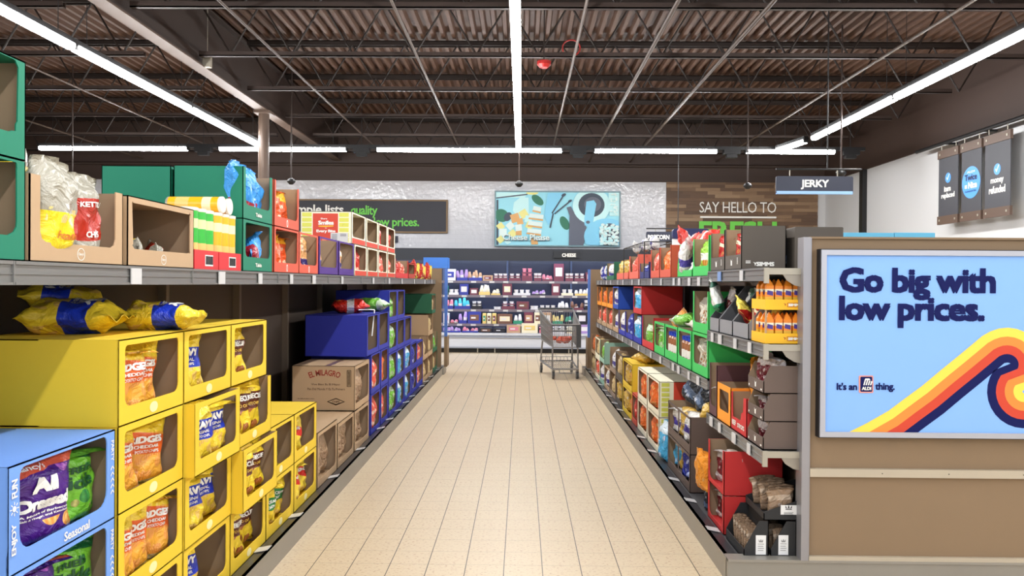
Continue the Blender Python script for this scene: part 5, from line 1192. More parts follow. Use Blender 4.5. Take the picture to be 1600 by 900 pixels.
for i, (ya, yb) in enumerate(up_):
    c = case('L', ya, yb, ZT+.27, .268, .43, CR, 'x', xf=XT, rim=.04, lip=.06, toprim=.014, name='snack_display_case', label='cream snack display case in the upper row, %s' % ('nearest with red Smiles panel' if i == 0 else words[i]+' from the near end'))
    c['where'] = 'in upper cream row, %s from near end' % words[i]
    if i: fill(c, 'L', ['red_snack', 'red_snack'] if i > 1 else ['orange_snack'], [.3, .7] if i > 1 else [.2], s=.85)
    else: fill(c, 'L', ['orange_snack'], [.15], s=.6)
    bm = bmesh.new(); box(bm, -c['w']/2+.02, c['w']/2-.02, -.0012, 0, .006, .05); new_obj('printed_band', fin(bm, 'printed_band', M_rp), c['o'])
    W = c['w']; bm = bmesh.new()
    for (a, b) in ((.01, .09), (.32, .40)):
        for z_ in range(6): box(bm, -W/2-.0012, -W/2, .43-b-.005, .43-a-.005, .012+z_*.042, .012+z_*.042+.034)
    new_obj('printed_stripes', fin(bm, 'printed_stripes', M_lime), c['o'])
    bm = bmesh.new(); box(bm, -W/2-.0012, -W/2, .115, .325, .008, .25); rp = new_obj('printed_panel', fin(bm, 'printed_panel', M_rp), c['o'])
    if i == 0:
        PW_ = [M_wprint, mat('print_amber', (246, 178, 50), .5), mat('print_rose', (226, 120, 100), .5)]
        bm = bmesh.new(); g = lambda a, z_: (-W/2-.002, .43-a, z_)
        add_text(bm, 'Share', .17, .225, .20, .213, g, 0, .02); add_text(bm, 'Smiles', .15, .28, .155, .19, g, 0, .045); new_obj('panel_title', fin(bm, 'panel_title', PW_), rp); bm = bmesh.new(); add_text(bm, 'IN', .208, .222, .125, .131, g, 0, .02); add_text(bm, 'Every Bite', .135, .295, .085, .115, g, 0, .04)
        PW_ = [M_wprint, mat('print_amber', (246, 178, 50), .5), mat('print_rose', (226, 120, 100), .5)]
        new_obj('panel_words', fin(bm, 'panel_words', PW_), rp); bm = bmesh.new()
        prism(bm, [[(.15, .147), (.28, .15), (.275, .141), (.21, .136), (.155, .139)]], lambda p, q, t: (-W/2-.0016-t, .43-p, q), .0006, 1)
        new_obj('panel_swoosh', fin(bm, 'panel_swoosh', PW_), rp); bm = bmesh.new()
        prism(bm, [[(.20+.02*math.cos(i_*PI/5), .03+.01*math.sin(i_*PI/5)) for i_ in range(10)]], lambda p, q, t: (-W/2-.0016-t, .43-p, q), .0006, 2)
        new_obj('panel_seal', fin(bm, 'panel_seal', PW_), rp)
        bm = bmesh.new(); box(bm, -W/2-.0035, -W/2-.0022, .43-.40, .43-.255, .01, .088, 0)
        for q in range(7): box(bm, -W/2-.0042, -W/2-.0035, .43-.31, .43-.265, .018+q*.009, .022+q*.009, 1)
        for q in range(3): box(bm, -W/2-.0042, -W/2-.0035, .43-.385, .43-.335, .06+q*.008, .064+q*.008, 1)
        new_obj('address_label', fin(bm, 'address_label', [M_tag, mat('label_grey', (110, 110, 120), .5)]), c['o'])
# far end of the top shelf
c = case('L', 8.92, 9.9, ZT, .22, .36, RED, 'near far end, left top shelf', xf=XT, kind='open', rim=.02, lip=.06, name='red_display_case'); fill(c, 'L', ['coral_snack', 'red_snack', 'coral_snack'], s=.85)
c = case('L', 9.95, 10.5, ZT, .20, .36, ('rust red', (164, 50, 34)), 'at the far part of the left top shelf', xf=XT, kind='window', rim=.02, lip=.06, name='red_display_case')
for i in range(9):
    bag('jerky_yellow' if i % 3 else 'red_snack', frame('L', 10.65+i*.25, ZT, XT), 0, .06, 0, '%s bag in the row at the far end of left top shelf, %s' % ('yellow' if i % 3 else 'red', words[i]), 'far bags on the left top shelf', s=.82 if i % 2 else .95, lod=2, yawd=rnd.uniform(-15, 15))
# ================================================================= RIGHT TOP SHELF
ZR = 1.589; XS = 1.232; ZF = 1.559
def cow(bm, cx, cz, s, y):     # small white animal-head mark
    prism(bm, [[(cx-s, cz+s*.9), (cx-s*.7, cz+s*.3), (cx-s*.6, cz-s), (cx+s*.6, cz-s), (cx+s*.7, cz+s*.3), (cx+s, cz+s*.9), (cx+s*.5, cz+s*.45), (cx-s*.5, cz+s*.45)]], lambda p, q, t: (p, y-t, q), .0006)
for i, (ya, yb) in enumerate(((4.47, 4.83), (4.84, 5.19))):
    c = case('R', ya, yb, ZR, .245, .25, DK, 'x', xf=XS, kind='open', lip=.085, rim=.012, rad=.01, lod=0, name='jerky_display_case', label='dark brown SIMMS jerky display case on the right top shelf' if i == 0 else 'dark brown jerky display case behind the SIMMS lettered one')
    c['where'] = 'on right top shelf, %s dark brown case' % ('nearer' if i == 0 else 'farther')
    fill(c, 'R', ['jerky', 'jerky'], [.3, .7], s=.98)
    bm = bmesh.new(); cow(bm, -.03, .045, .02, -.0005); add_text(bm, 'USA', .09, .11, .03, .07, xz(-.001), 0, .02); new_obj('white_print', fin(bm, 'white_print', M_wprint), c['o'])
    if i == 0:
        W = c['w']; bm = bmesh.new(); g = lambda a, z_: (W/2+.0015, a, z_)
        add_text(bm, 'SIMMS', .085, .185, .018, .042, g, 0, .05); prism(bm, [[(.066, .042), (.074, .034), (.078, .018), (.083, .034), (.089, .042), (.078, .037)]], lambda p, q, t: (W/2+.0015+t, p, q), .0006)
        for q in range(3): box(bm, W/2, W/2+.0015, .025, .052, .034+q*.006, .037+q*.006)
        new_obj('brand_print', fin(bm, 'brand_print', M_wprint), c['o'])
# second dark carton deeper on the shelf and the packet in between
bm = bmesh.new(); prism(bm, [rrect(1.53, 1.80, 0, .24, .004, 1)], lambda a, b, t: (a, 4.47+t, b+ZR), .36)
for q in range(3): box(bm, 1.55, 1.575, 4.4685, 4.47, ZR+.034+q*.006, ZR+.037+q*.006, 1)
add_text(bm, 'SIMMS', 1.60, 1.70, ZR+.018, ZR+.042, xz(4.4685), 1, .05)
tag(new_obj('jerky_carton', fin(bm, 'jerky_carton', [mat('card_dark_brown', DK[1]), M_wprint])), 'closed dark brown SIMMS carton half hidden by the end panel', 'box')
o = bag('dark_snack', frame('R', 4.62, ZR, XS+.26), -.0, .02, 0, 'narrow dark packet with yellow top wedged between the two dark cartons', 'jerky packets', yawd=90, lean=0, s=.85, lod=0, sx=.4)
# far bays
rt_ = [('nearer green case', 5.28, 5.72, .10, LG, ['rings', 'rings'], 'tray'), ('tall green case', 5.76, 6.5, .22, LG, ['white_snack', 'white_snack', 'rings'], 'slope')]
c = case('R', 5.24, 5.73, ZF, .27, .30, LG, 'x', xf=XS, kind='open', lip=.07, rim=.02, name='green_display_case', lod=0, label='bright green display case with golden ring snacks, right top shelf'); c['where'] = 'ring snack case, right top shelf'; fill(c, 'R', ['rings', 'rings'], s=.98)
c = case('R', 5.76, 6.28, ZF, .27, .13, LG, 'x', xf=XS+.0, kind='slope', lip=.05, cut=.1, name='green_display_case', label='bright green case with slumped white bags, right top shelf'); c['where'] = 'slumped bag case, right top shelf'
bag('white_snack', c['M'], .1, .03, .03, 'white snack bag slumped low at the front of the green case', 'bags in the display cases', yawd=20, lean=20, roll=70, s=.85)
bag('white_snack', c['M'], -.16, .04, .02, 'white snack bag leaning tall in the green case on right top shelf', 'bags in the display cases', yawd=-20, lean=4, roll=8, s=1.05)
bm = bmesh.new(); prism(bm, [[(XS+.05, ZF), (XS+.3, ZF), (XS+.3, ZF+.27), (XS+.07, ZF+.27), (XS+.05, ZF+.1)]], lambda a, b, t: (a, 6.3+t, b), .25)
tag(new_obj('green_carton', fin(bm, 'green_carton', mat('card_bright_green', LG[1], .7))), 'bright green carton standing behind the slumped white bags', 'box')
for i in range(3):
    bag('salad_red', frame('R', 6.7-.3*i, ZF+.275, XS+.04), 0, .14-.03*i, 0, 'red chip bag heaped above the green cases, %s' % near[3][2-i] if 0 else 'red chip bag with white lettering heaped high, %s' % ['farthest', 'middle', 'nearest'][i], 'red bags heaped on the right top shelf', yawd=-25+20*i, lean=-20+30*i, roll=[70, 95, 80][i], s=.85)
c = case('R', 6.58, 7.1, ZF, .27, .3, RO, 'x', xf=XS, kind='open', lip=.07, rim=.02, name='red_display_case', label='orange red display case under the heaped red bags, right top shelf'); c['where'] = 'under the heaped red bags'; fill(c, 'R', ['orange_snack', 'orange_snack'], s=1)
c = case('R', 7.12, 7.6, ZF, .27, .3, RO, 'x', xf=XS, kind='open', lip=.07, rim=.02, name='red_display_case', label='orange red display case just beyond the heaped red bags'); c['where'] = 'just beyond the heaped red bags'; fill(c, 'R', ['coral_snack', 'gold_snack'], s=1)
c = case('R', 7.7, 8.3, ZF, .16, .3, ('dark blue', (40, 44, 110)), 'x', xf=XS, kind='open', lip=.07, rim=.02, name='blue_display_case', label='small dark blue display case on the right top shelf'); c['where'] = 'small dark blue case'; fill(c, 'R', ['navy_snack', 'navy_snack'], s=.8)
c = case('R', 8.4, 9.1, ZF, .26, .3, ('salmon', (222, 100, 80)), 'x', xf=XS, kind='open', lip=.08, rim=.05, name='salmon_display_case', label='salmon display case with pink bags on the right top shelf'); c['where'] = 'salmon case of pink bags'; fill(c, 'R', ['coral_snack', 'white_snack'], s=.9)
c = case('R', 9.2, 10.3, ZF, .26, .3, ('salmon', (222, 100, 80)), 'x', xf=XS, kind='slope', cut=.1, lip=.08, rim=.02, name='salmon_display_case', label='salmon display case with yellow bags on the right top shelf'); c['where'] = 'salmon case of yellow bags'; fill(c, 'R', ['gold_snack', 'gold_snack', 'gold_snack'], s=.95)
bm = bmesh.new(); 
for s_ in (0, .3):
    path_tube(bm, [(XS+s_, 8.0, ZF), (XS+s_, 8.0, ZF+.37), (XS+s_, 9.6, ZF+.37), (XS+s_, 9.6, ZF)], .006, 6)
path_tube(bm, [(XS, 8.0, ZF+.37), (XS+.3, 8.0, ZF+.37)], .006); path_tube(bm, [(XS, 9.6, ZF+.37), (XS+.3, 9.6, ZF+.37)], .006)
for q in range(5): path_tube(bm, [(XS, 8.4+.3*q, ZF+.37), (XS+.3, 8.4+.3*q, ZF+.37)], .004)
tag(new_obj('wire_rack', fin(bm, 'wire_rack', M_black)), 'black wire rack frame over the salmon cases on the right top shelf', 'rack')
for i in range(3): bag('white_snack', frame('R', 8.5+.5*i, ZF+.375, XS+.05), 0, .1, 0, 'white bag lying on the black wire rack, %s' % near[3][i], 'bags on the wire rack', yawd=rnd.uniform(-30, 30), lean=-10, roll=88, s=.75, lod=2)
c = case('R', 10.6, 11.5, ZF, .24, .3, ('dark green', (32, 96, 66)), 'x', xf=XS, kind='open', lip=.06, rim=.03, name='dark_green_case', label='dark green display case near the far end, right top shelf'); c['where'] = 'dark green case, right top shelf'; fill(c, 'R', ['white_snack', 'gold_snack'], s=.9)
for i in range(4): bag(['navy_snack', 'white_snack'][i % 2], frame('R', 11.8+.3*i, ZF, XS), 0, .08, 0, '%s bag at the far end of the right top shelf, %s' % (['blue', 'white'][i % 2], near[4][i]), 'far bags on the right top shelf', s=.8, lod=2)

x0_, x1_ = 1.45, 1.80
bm = bmesh.new(); box(bm, x0_, x1_, 7.66, 7.69, ZF, 1.94, 1); box(bm, x0_+.04, x1_-.04, 7.69, 7.95, ZF, ZF+.2, 1)
prism(bm, [rrect(x0_, x1_, 1.94, 2.04, .03)], lambda a, b, t: (a, 7.65+t, b), .06, 0)
tag(new_obj('shelf_sign', fin(bm, 'shelf_sign', [mat('navy_sign', (22, 30, 84), .5), M_white])), 'navy topped white board standing behind the heaped red bags', 'sign')
# ================================================================= RIGHT SECOND SHELF (near bay, z 1.2)
Z2 = 1.204
# golden trays of snack pouches facing the camera end
def pouch_mesh():
    bm = bmesh.new(); w_, d_, h_ = .038, .03, .15
    loops = [(0, w_, d_, 1), (.06, w_, d_, 0), (.06, w_, d_, 0), (.085, w_, d_, 2), (.10, w_, d_, 0), (.115, w_, d_, 0), (.138, w_*.45, d_*.4, 0), (.15, w_*.12, .002, 0)]
    V = [[bm.verts.new((sx*a/2, sy*b/2, z_)) for sx, sy in ((-1, -1), (1, -1), (1, 1), (-1, 1))] for z_, a, b, _ in loops]
    for i in range(len(loops)-1):
        if loops[i][0] == loops[i+1][0]: continue
        for j in range(4): bm.faces.new((V[i][j], V[i][(j+1) % 4], V[i+1][(j+1) % 4], V[i+1][j])).material_index = loops[i][3] if not (loops[i][3] == 2) else 2
    bm.faces.new(V[0][::-1]); bm.faces.new(V[-1])
    prism(bm, [[(-.015, .072), (.015, .066), (.015, .088), (-.013, .094)]], lambda a, b, t: (a, -d_/2-.0006-t, b), .0005, 3)
    return fin(bm, 'snack_stick_pack', [mat('pack_orange', (240, 140, 36), .35), mat('pack_gold', (226, 176, 44), .35), mat('pack_cream', (240, 220, 190), .4), mat('pack_violet', (70, 50, 140), .4)])
pm_ = pouch_mesh()
for r in range(2):
    x0 = XS+.008; ya = 4.05; W_t = .47; D_t = .24; zb_ = Z2+r*.172
    M = Matrix.Translation((x0+W_t/2, ya, zb_)); mg = mat('card_golden_yellow', YO[1], .6); bm = bmesh.new()
    box(bm, -W_t/2, W_t/2, 0, D_t, 0, .004); box(bm, -W_t/2, W_t/2, 0, .004, .004, .052); box(bm, -W_t/2, W_t/2, D_t-.004, D_t, .004, .052)
    for s in (-1, 1): box(bm, *sorted((s*W_t/2, s*(W_t/2-.004))), .004, D_t-.004, .004, .052)
    o = new_obj('stick_tray', fin(bm, 'stick_tray', mg), mw=M); tag(o, 'golden yellow SIMMS tray of snack stick packs, %s of two' % ('lower' if r == 0 else 'upper'), 'box', 'golden snack trays')
    bm = bmesh.new(); prism(bm, [rrect(-.125, -.045, .014, .036, .003, 2), rrect(-.1225, -.0475, .0165, .0335, .002, 2)[::-1]], lambda a, b, t: (a, -.0005-t, b), .0006); add_text(bm, 'SIMMS', -.119, -.051, .018, .032, xz(-.001), 1, .05)
    prism(bm, [[(-.145, .034), (-.137, .028), (-.135, .018), (-.13, .03)]], lambda a, b, t: (a, -.0005-t, b), .0006)
    new_obj('tray_print', fin(bm, 'tray_print', [mat('print_rust', (170, 80, 30), .5), M_wprint]), o)
    for row in range(3):
        for q in range(10):
            c_ = new_obj('snack_stick_pack', pm_, mw=M @ Matrix.Translation((-W_t/2+.03+.0455*q, .035+.072*row, .005)) @ Rz(rnd.uniform(-.08, .08)))
            tag(c_, 'orange pointed snack pack, %s from the aisle, %s row of the %s golden tray' % (words[q], ['front', 'middle', 'rear'][row], 'lower' if r == 0 else 'upper'), 'snack pack', 'orange snack packs in golden trays')
    if r == 0:
        bm = bmesh.new()
        for (xx, yy) in ((-W_t/2+.006, .01), (W_t/2-.006, .01), (-W_t/2+.006, D_t-.01), (W_t/2-.006, D_t-.01)): box(bm, xx-.004, xx+.004, yy-.004, yy+.004, .052, .172)
        new_obj('corner_post', fin(bm, 'corner_post', M_kraft), o)
for i, (ya, yb, nm) in enumerate(((4.32, 4.64, 'nearest'), (4.65, 4.95, 'middle'), (4.96, 5.2, 'farthest'))):
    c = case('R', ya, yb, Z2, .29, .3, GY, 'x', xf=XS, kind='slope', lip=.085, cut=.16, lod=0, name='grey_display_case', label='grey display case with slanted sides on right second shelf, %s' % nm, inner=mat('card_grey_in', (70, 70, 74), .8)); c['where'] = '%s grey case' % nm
    if i == 0:
        bag('jerky_yellow', c['M'], -.02, .05, .1, 'pale yellow pouch leaning out over the nearest grey case', 'jerky pouches', yawd=-30, lean=-40, roll=-60, s=1.0, lod=0)
        bag('jerky', c['M'], .05, .08, .02, 'red and cream pouch inside the nearest grey case', 'jerky pouches', lean=3, s=.85, lod=0)
        bag('jerky_yellow', c['M'], .10, .12, .07, 'yellow pouch with peaked top behind the others, nearest grey case', 'jerky pouches', yawd=15, lean=8, roll=25, s=.9, lod=0)
    elif i == 1:
        bag('trail', c['M'], .02, .14, .02, 'white pouch standing at the back of the middle grey case', 'trail mix pouches', lean=6, s=1.05, lod=0)
    else:
        bag('jerky_clear', c['M'], -.02, .1, .08, 'clear maroon pouch in the farthest grey case', 'jerky pouches', lean=4, roll=10, s=1.1, lod=0)
        bag('trail', c['M'], .0, .04, .12, 'white and green TRAIL MIX pouch hanging over the farthest grey case', 'trail mix pouches', yawd=-25, lean=-18, roll=-20, s=.95, lod=0)

# ================================================================= RIGHT THIRD SHELF (near bay, z .66)
Z3 = .664
for r in range(3):
    h = .143
    c = case('R', 4.04, 4.32, Z3+h*r, h-.002, .33, BRN, 'x', xf=XS, kind='slope', lip=.062, cut=.035, lod=0, name='jerky_tray_case', label='stacked brown jerky case beside the end panel, %s of three' % ['bottom', 'middle', 'top'][r]); c['where'] = '%s brown jerky case' % ['bottom', 'middle', 'top'][r]
    fill(c, 'R', ['jerky_clear', 'jerky_clear'], [.28, .7], s=.72 if r < 2 else 1.05, fit=0 if r == 2 else 1, yoff=.06)
    bm = bmesh.new(); cow(bm, -.0, .035, .016, -.0005); box(bm, .09, .11, -.0012, 0, .012, .02); box(bm, -.12, -.11, -.0012, 0, .012, .022); new_obj('white_print', fin(bm, 'white_print', M_wprint), c['o'])
bag('jerky_clear', frame('R', 4.25, Z3+.43, XS+.12), .0, .1, .005, 'clear pouch lying on the top brown jerky case', 'jerky pouches', yawd=30, lean=86, s=1.0, lod=0)
bag('jerky', frame('R', 4.2, Z3+.43, XS+.2), .0, .1, .01, 'red pouch lying in shade on the top brown jerky case', 'jerky pouches', yawd=-30, lean=84, s=1.0, lod=0)
for i in range(2): bag('orange_pouch', frame('R', 4.42+.1*i, Z3+.15, XS+.1+.05*i), 0, 0, .0, 'tall orange pouch standing behind the brown jerky cases, %s' % near[2][i], 'orange pouches', yawd=-60+20*i, lean=3, s=1.2, lod=0)
bm = bmesh.new(); box(bm, XS+.1, XS+.35, 4.35, 4.62, Z3, Z3+.148); tag(new_obj('orange_carton', fin(bm, 'orange_carton', mat('card_rust', (176, 84, 34), .7))), 'rust orange carton under the tall orange pouches', 'box')
c = case('R', 4.34, 4.66, Z3, .215, .3, RED, 'x', xf=XS-.0, kind='slope', lip=.215, cut=.02, lod=0, name='red_display_case', label='empty red display case beside the brown jerky cases'); bpy.data.objects.remove([ch for ch in c['o'].children][0])
bm = bmesh.new(); W = c['w']; prism(bm, [[(-W/2, 0), (W/2, 0), (W/2, .215), (W/2-.06, .21), (W/2-.07, .13), (W/2-.1, .12), (W/2-.12, .075), (-W/2+.03, .075), (-W/2+.02, .215), (-W/2, .215)]], lambda p, q, t: (p, t, q), .004); new_obj('front_panel', fin(bm, 'front_panel', [mat('card_red', RED[1])]), c['o'])
bm = bmesh.new(); add_text(bm, 'BEEF', -.13, -.05, .03, .06, xz(-.001), 0, .03); add_text(bm, 'STICKS', -.02, .12, .03, .055, xz(-.001), 0, .03); new_obj('printed_text', fin(bm, 'printed_text', M_wprint), c['o'])
c = case('R', 4.67, 4.99, Z3, .23, .3, OG, 'x', xf=XS, kind='window', lip=.07, rim=.045, toprim=.035, rad=.02, lod=0, name='orange_display_case', top=False, label='orange display case with a window on the right third shelf'); c['where'] = 'orange windowed case'
fill(c, 'R', ['jerky_clear'], [.45], s=.9)
c = case('R', 5.0, 5.2, Z3, .33, .3, MR, 'x', xf=XS, kind='open', lip=.06, rim=.02, lod=0, name='maroon_display_case', label='tall maroon display case on the right third shelf'); c['where'] = 'tall maroon case'
fill(c, 'R', ['jerky_clear'], [.5], s=1.1)

# ================================================================= RIGHT DECK (near bay)
ZB = .10; XD = 1.14
M_lab = mat('white_label', (232, 232, 232), .5)
def black_case(xa, z, y, w_, dd, h, lab_, up=0):
    """black case whose slanted side faces the camera end"""
    M = Matrix.Translation((xa, y, z)); bm = bmesh.new(); th = .004; mk = mat('card_black', BK[1], .6)
    pf = [(0, 0), (w_, 0), (w_, h), (w_*.62 if not up else w_, h), (0, h*.28 if not up else h*.3)] if not up else [(0, 0), (w_, 0), (w_, h), (w_*.85, h), (0, h*.32)]
    for t0 in (0, dd-th): prism(bm, [pf], lambda p, q, t: (p, t0+t, q), th, 0, 1)
    box(bm, 0, w_, 0, dd, 0, th); box(bm, w_-th, w_, 0, dd, 0, h); box(bm, 0, th, 0, dd, 0, h*.28)
    o = new_obj('pouch_case', fin(bm, 'pouch_case', [mk, M_kraftin]), mw=M); tag(o, lab_, 'box', 'black pouch cases'); return o, M
def label_on(o, x0, x1, z0, z1, rot=0):
    bm = bmesh.new(); box(bm, x0, x1, -.0012, 0, z0, z1); cx = (x0+x1)/2; ww = x1-x0
    zc = z1-(z1-z0)*.3
    for (a, s_) in ((0, 1), (-.5, .8), (.5, .8)):
        prism(bm, [[(cx+a*ww*.3-ww*.06*s_, zc), (cx+a*ww*.3+ww*.06*s_, zc), (cx+a*ww*.42, zc+ww*.22*s_)]], lambda p, q, t: (p, -.0013-t, q), .0005, 1)
    box(bm, cx-ww*.2, cx+ww*.2, -.0018, -.0012, zc-ww*.1, zc-ww*.04, 1)
    for q in range(4): box(bm, cx-ww*.3, cx+ww*.3*(1-.2*(q % 2)), -.0018, -.0012, zc-ww*.3-q*(z1-z0)*.11, zc-ww*.3-q*(z1-z0)*.11+.002, 1)
    new_obj('white_label', fin(bm, 'white_label', [M_lab, M_ink]), o)
o1, M1 = black_case(XD, ZB, 4.045, .125, .35, .20, 'black pouch case with white label nearest the aisle corner'); label_on(o1, .06, .112, .03, .128)
o2, M2 = black_case(XD+.135, ZB, 4.045, .13, .35, .20, 'black pouch case beside the end panel post'); label_on(o2, .04, .09, .03, .13)
o3, M3 = black_case(XD+.10, ZB+.205, 4.045, .30, .33, .13, 'black pouch case stacked on the two lower black cases', 1); label_on(o3, .085, .165, .03, .078)
for q in range(6): bag('kraft_pouch', M1, .06, .035+.05*q, .008, 'brown pouch in the corner black case, %s' % ['nearest', 'second', 'third', 'fourth', 'fifth', 'farthest'][q], 'pouches in the corner black case', yawd=0, lean=6, s=.82, lod=0, sx=.95*.8)
for q in range(4): bag('kraft_pouch', M2, .065, .04+.08*q, .008, 'brown pouch in the black case by the post, %s' % near[4][q], 'pouches in the post side black case', lean=6, s=.8, lod=0, sx=.8)
for q in range(7): bag('kraft_pouch', M3, .10+.012*(q % 3), .04+.042*q, .006, 'brown pouch in the stacked upper black case, %s' % words[q], 'pouches in the upper black case', yawd=0, lean=-8+q*3, roll=-6+3*(q % 3), s=.85, lod=0, sx=1.3)
for r in range(2):
    h = (.215, .25)[r]
    c = case('R', 4.45, 4.83, ZB+.217*r, h, .33, RED, 'x', xf=XD, kind='open', lip=.03, rim=.03, lod=0, name='red_display_case', top=False, label='red display case on the right deck, %s' % ('lower of two' if r == 0 else 'upper of two')); c['where'] = '%s red case on the right deck' % ('lower' if r == 0 else 'upper')
    fill(c, 'R', ['jerky_clear', 'jerky_clear', 'jerky_clear'], s=1.15)
    if 0:
        W = c['w']; bm = bmesh.new(); prism(bm, [[(-W/2, 0), (-W/2+.03, 0), (-W/2+.03, h), (-W/2, h)]], lambda p, q, t: (p, t, q), .004); prism(bm, [[(-W/2, h-.03), (W/2-.1, h-.01), (W/2-.1, h), (-W/2, h)]], lambda p, q, t: (p, t, q), .004); new_obj('side_flap', fin(bm, 'side_flap', mat('card_red', RED[1])), c['o'])
bag('orange_pouch', frame('R', 4.93, ZB, XD-.03), 0, .02, .13, 'bright orange pouch hanging beside the red cases', 'orange pouches', yawd=20, lean=-5, roll=8, s=1.05, lod=0)
bag('dark_snack', frame('R', 4.95, ZB, XD), 0, .02, .0, 'black bag standing under the hanging orange pouch', 'dark snack bags', lean=2, s=.5, lod=0, sx=.6)
for r in range(2):
    c = case('R', 5.34, 6.15, ZB+.255*r, .253, .5, BRN, 'x', xf=XD, kind='open', lip=.06, rim=.02, lod=0, name='brown_display_case', label='wide brown display case on the right deck, %s' % ('lower' if r == 0 else 'upper')); c['where'] = '%s wide brown case, right deck' % ('lower' if r == 0 else 'upper')
    fill(c, 'R', ['white_snack', 'gold_snack', 'white_snack', 'gold_snack'] if r else ['cyan_snack', 'gold_snack', 'navy_snack', 'dark_snack'], s=.9, yoff=.08)
    bm = bmesh.new(); W = c['w']
    prism(bm, [[(-.015, .06), (.015, .06), (.015, .24), (-.015, .24)]], lambda p, q, t: (p, t, q), .004); prism(bm, [[(-W/2, .235), (W/2, .235), (W/2, .25), (-W/2, .25)]], lambda p, q, t: (p, t, q), .004); new_obj('cross_strip', fin(bm, 'cross_strip', mat('card_brown', BRN[1])), c['o'])
for i in range(3): bag(['gold_snack', 'dark_snack', 'dark_snack'][i], frame('R', 5.5+.28*i, ZB+.515, XD+.08), 0, .05, 0, '%s bag heaped on the wide brown cases, %s' % (['golden', 'black', 'black'][i], near[3][i]), 'bags heaped on the wide brown cases', yawd=25*i-20, lean=60-20*i, roll=20, s=1.0, lod=0)
bag('cyan_snack', frame('R', 6.32, ZB, XD), 0, .02, .0, 'light blue bag standing on the deck beside the cream cases', 'bags in the display cases', lean=3, s=1.15, lod=0)
# cream cases with lime stripes facing the camera
for i, (ya, yb) in enumerate(((6.55, 7.15), (7.17, 7.75))):
    for r in range(2):
        c = case('R', ya, yb, ZB+.30*r, .298, .5, CR, 'x', xf=XD, kind='window', lip=.05, rim=.03, toprim=.02, top=(r == 1), name='cream_display_case', label='cream display case with lime stripes, %s stack, %s' % (('nearer', 'farther')[i], ('lower', 'upper')[r])); c['where'] = '%s %s cream striped case' % (('nearer', 'farther')[i], ('lower', 'upper')[r])
        fill(c, 'R', ['orange_snack', 'coral_snack'], s=1.1)
        W = c['w']; bm = bmesh.new()
        for z_ in range(7): box(bm, W/2, W/2+.0012, .02, .085, .012+z_*.041, .012+z_*.041+.03)
        new_obj('printed_stripes', fin(bm, 'printed_stripes', M_lime), c['o'])
        bm = bmesh.new(); box(bm, W/2, W/2+.0012, .12, .498, .004, .294); new_obj('printed_panel', fin(bm, 'printed_panel', M_rp), c['o'])
# yellow case and the rest of the deck
for r in range(2):
    c = case('R', 8.15, 8.9, ZB+.29*r, .288, .5, YC_, 'x', xf=XD, kind='window', lip=.05, rim=.03, top=r == 1, name='yellow_display_case', label='yellow display case on the right deck, %s' % ('lower', 'upper')[r]); c['where'] = '%s yellow case on right deck' % ('lower', 'upper')[r]; fill(c, 'R', ['gold_snack', 'coral_snack'], s=1.05)
lying('gold_snack', 1.3, 8.3, .69, 120, 'golden snack bag lying on the upper yellow case of the right deck', 1, 1.0)
c = case('R', 7.78, 8.12, ZB, .3, .5, RO, 'between the cream and yellow cases of the right deck', name='red_display_case', rim=.02); fill(c, 'R', ['red_snack'], s=1.1)
ds_ = [(8.93, 9.55, 2, DK, ['gold_snack', 'beige_snack']), (9.57, 10.2, 2, ('taupe', (150, 128, 110)), ['beige_snack', 'white_snack']), (10.22, 10.85, 1, KR, ['white_snack']), (10.87, 11.5, 2, ('mint', (150, 190, 170)), ['white_snack', 'green_snack']), (11.52, 12.2, 2, CR, ['coral_snack', 'beige_snack']), (12.22, 12.9, 2, KR, ['beige_snack', 'orange_snack'])]
for i, (ya, yb, n, cl, ct) in enumerate(ds_):
    for r in range(n):
        c = case('R', ya, yb, ZB+.30*r, .298, .5, cl, 'x', xf=XD, kind='open' if i % 2 else 'window', lip=.06, rim=.025, top=False, name='display_case', label='%s display case on the far right deck, %s stack, %s' % (cl[0], words[i], ('lower', 'upper')[r])); c['where'] = '%s %s stack of far right deck' % (('lower', 'upper')[r], words[i]); fill(c, 'R', [ct[r]]*2, s=1.05)

# ================================================================= RIGHT MIDDLE SHELF, far bays (z .874)
ZM = .878
for r in range(2):
    c = case('R', 5.24, 5.72, ZM+.29*r, .288, .42, LG, 'x', xf=XS, kind='window' if r == 0 else 'open', lip=.07, rim=.03, top=False, lod=0, name='nut_display_case', label='bright green nut display case nearest the grey cases, %s' % ('lower', 'upper')[r]); c['where'] = '%s green nut case by grey cases' % ('lower', 'upper')[r]
    fill(c, 'R', ['nut_bag', 'trail'], s=1.1)
def jar(M, label):
    bm = bmesh.new()
    for a, b, r1, r2, mi in ((0, .01, .036, .042, 0), (.01, .06, .042, .042, 0), (.06, .12, .0425, .0425, 1), (.12, .17, .042, .042, 0), (.17, .19, .042, .034, 0)): tube(bm, (0, 0, a), (0, 0, b), r1, 16, r2=r2, mi=mi)
    o = new_obj('nut_jar', fin(bm, 'nut_jar', [mat('jar_nuts', (156, 104, 70), .2, var=.5, vscale=60), mat('jar_label', (226, 222, 214), .4)]), mw=M); tag(o, label, 'jar', 'nut jars in the green cases')
    bm = bmesh.new(); tube(bm, (0, 0, .19), (0, 0, .222), .038, 18); new_obj('lid', fin(bm, 'lid', mat('lid_blue', (34, 66, 180), .35)), o)
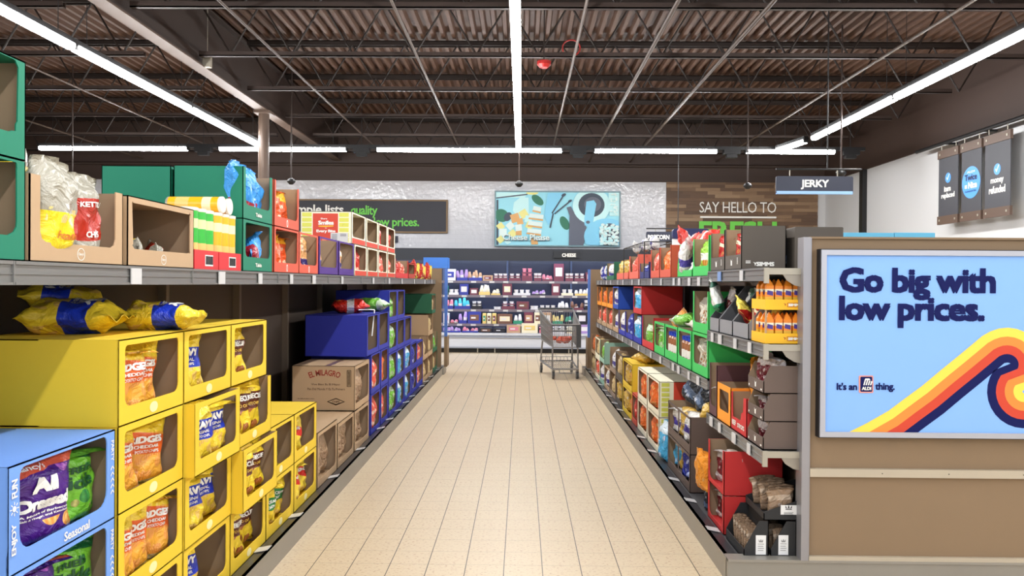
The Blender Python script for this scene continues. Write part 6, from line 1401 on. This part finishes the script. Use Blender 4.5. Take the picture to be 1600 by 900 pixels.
for i, (ya, yb) in enumerate(((5.76, 6.26), (6.28, 6.82), (6.84, 7.36))):
    c = case('R', ya, yb, ZM, .285, .42, LG, 'x', xf=XS, kind='window', lip=.07, rim=.03, toprim=.02, top=False, lod=0, name='nut_display_case', label='bright green nut display case in the lower row, %s' % near[3][i]); c['where'] = '%s lower green nut case' % near[3][i]
    if i < 2:
        for q in range(4): jar(c['M'] @ Matrix.Translation((-c['w']/2+.09+.105*q, .055, .006)), 'clear nut jar with blue lid, %s in the %s green case' % (near[4][3-q], near[3][i]))
    else: fill(c, 'R', ['green_snack', 'nut_bag'], s=1.0)
for i in range(2): lying(['nut_bag', 'green_snack'][i], 1.35, 6.0+.45*i, ZM+.28, 100, ['clear nut pouch', 'green patterned bag'][i]+' lying on top of the green nut cases', 1, 1.1)
bag('orange_pouch', frame('R', 6.62, ZM+.28, XS), 0, .03, .0, 'orange pouch slumped on top of the green nut cases', 'orange pouches', yawd=30, lean=20, roll=40, s=.7)
c = case('R', 7.4, 8.1, ZM, .31, .42, RED, 'x', xf=XS, kind='open', lip=.07, rim=.025, top=False, name='red_display_case', label='red display case below the big red carton, right middle shelf'); c['where'] = 'red case below the big carton'; fill(c, 'R', ['green_snack', 'coral_snack'], s=.8)
c = case('R', 8.15, 8.75, ZM+.31, .295, .42, RED, 'x', xf=XS, kind='window', lip=.06, rim=.03, name='red_display_case', label='big red carton with its plain side showing, right middle shelf'); c['where'] = 'big red carton'; fill(c, 'R', ['cyan_snack', 'cyan_snack'], s=1)
for i, (ya, yb) in enumerate(((8.15, 8.75), (8.78, 9.4), (9.43, 10.05))):
    c = case('R', ya, yb, ZM, .30, .42, BL, 'x', xf=XS, kind='open', lip=.06, rim=.02, name='blue_display_case', label='blue display case in the lower row of right middle shelf, %s' % near[3][i]); c['where'] = '%s blue case, right middle shelf' % near[3][i]; fill(c, 'R', [['cyan_snack', 'navy_snack', 'white_snack'][i]]*2, s=.98)
c = case('R', 10.1, 10.7, ZM+.30, .295, .40, ('cobalt', (24, 70, 170)), 'x', xf=XS, kind='window', lip=.06, rim=.03, name='blue_display_case', label='cobalt blue carton stacked at the far part of right middle shelf'); c['where'] = 'cobalt carton'; fill(c, 'R', ['white_snack', 'white_snack'], s=1)
c = case('R', 10.1, 10.7, ZM, .298, .40, KR, 'x', xf=XS, kind='open', lip=.06, rim=.02, name='display_case', label='kraft display case under the cobalt blue carton'); c['where'] = 'case under the cobalt carton'; fill(c, 'R', ['white_snack', 'orange_snack'], s=1)
for i, (ya, yb) in enumerate(((10.75, 11.45), (11.5, 12.2), (12.25, 12.9))):
    for r in range(2):
        c = case('R', ya, yb, ZM+.29*r, .288, .4, OG if r else KR, 'x', xf=XS, kind='open', lip=.06, rim=.02, name='display_case', label='%s display case at the far end of right middle shelf, %s' % (OG[0] if r else KR[0], near[3][i])); c['where'] = '%s %s case, far right shelf end' % (near[3][i], ('lower', 'upper')[r]); fill(c, 'R', ['orange_snack', 'cheese_puff'] if r else ['coral_snack', 'orange_snack'], s=1)

dup_ = [k for k, v in LABELS.items() if len(v) > 1]
print('DUPLICATE LABELS', len(dup_), dup_[:12])
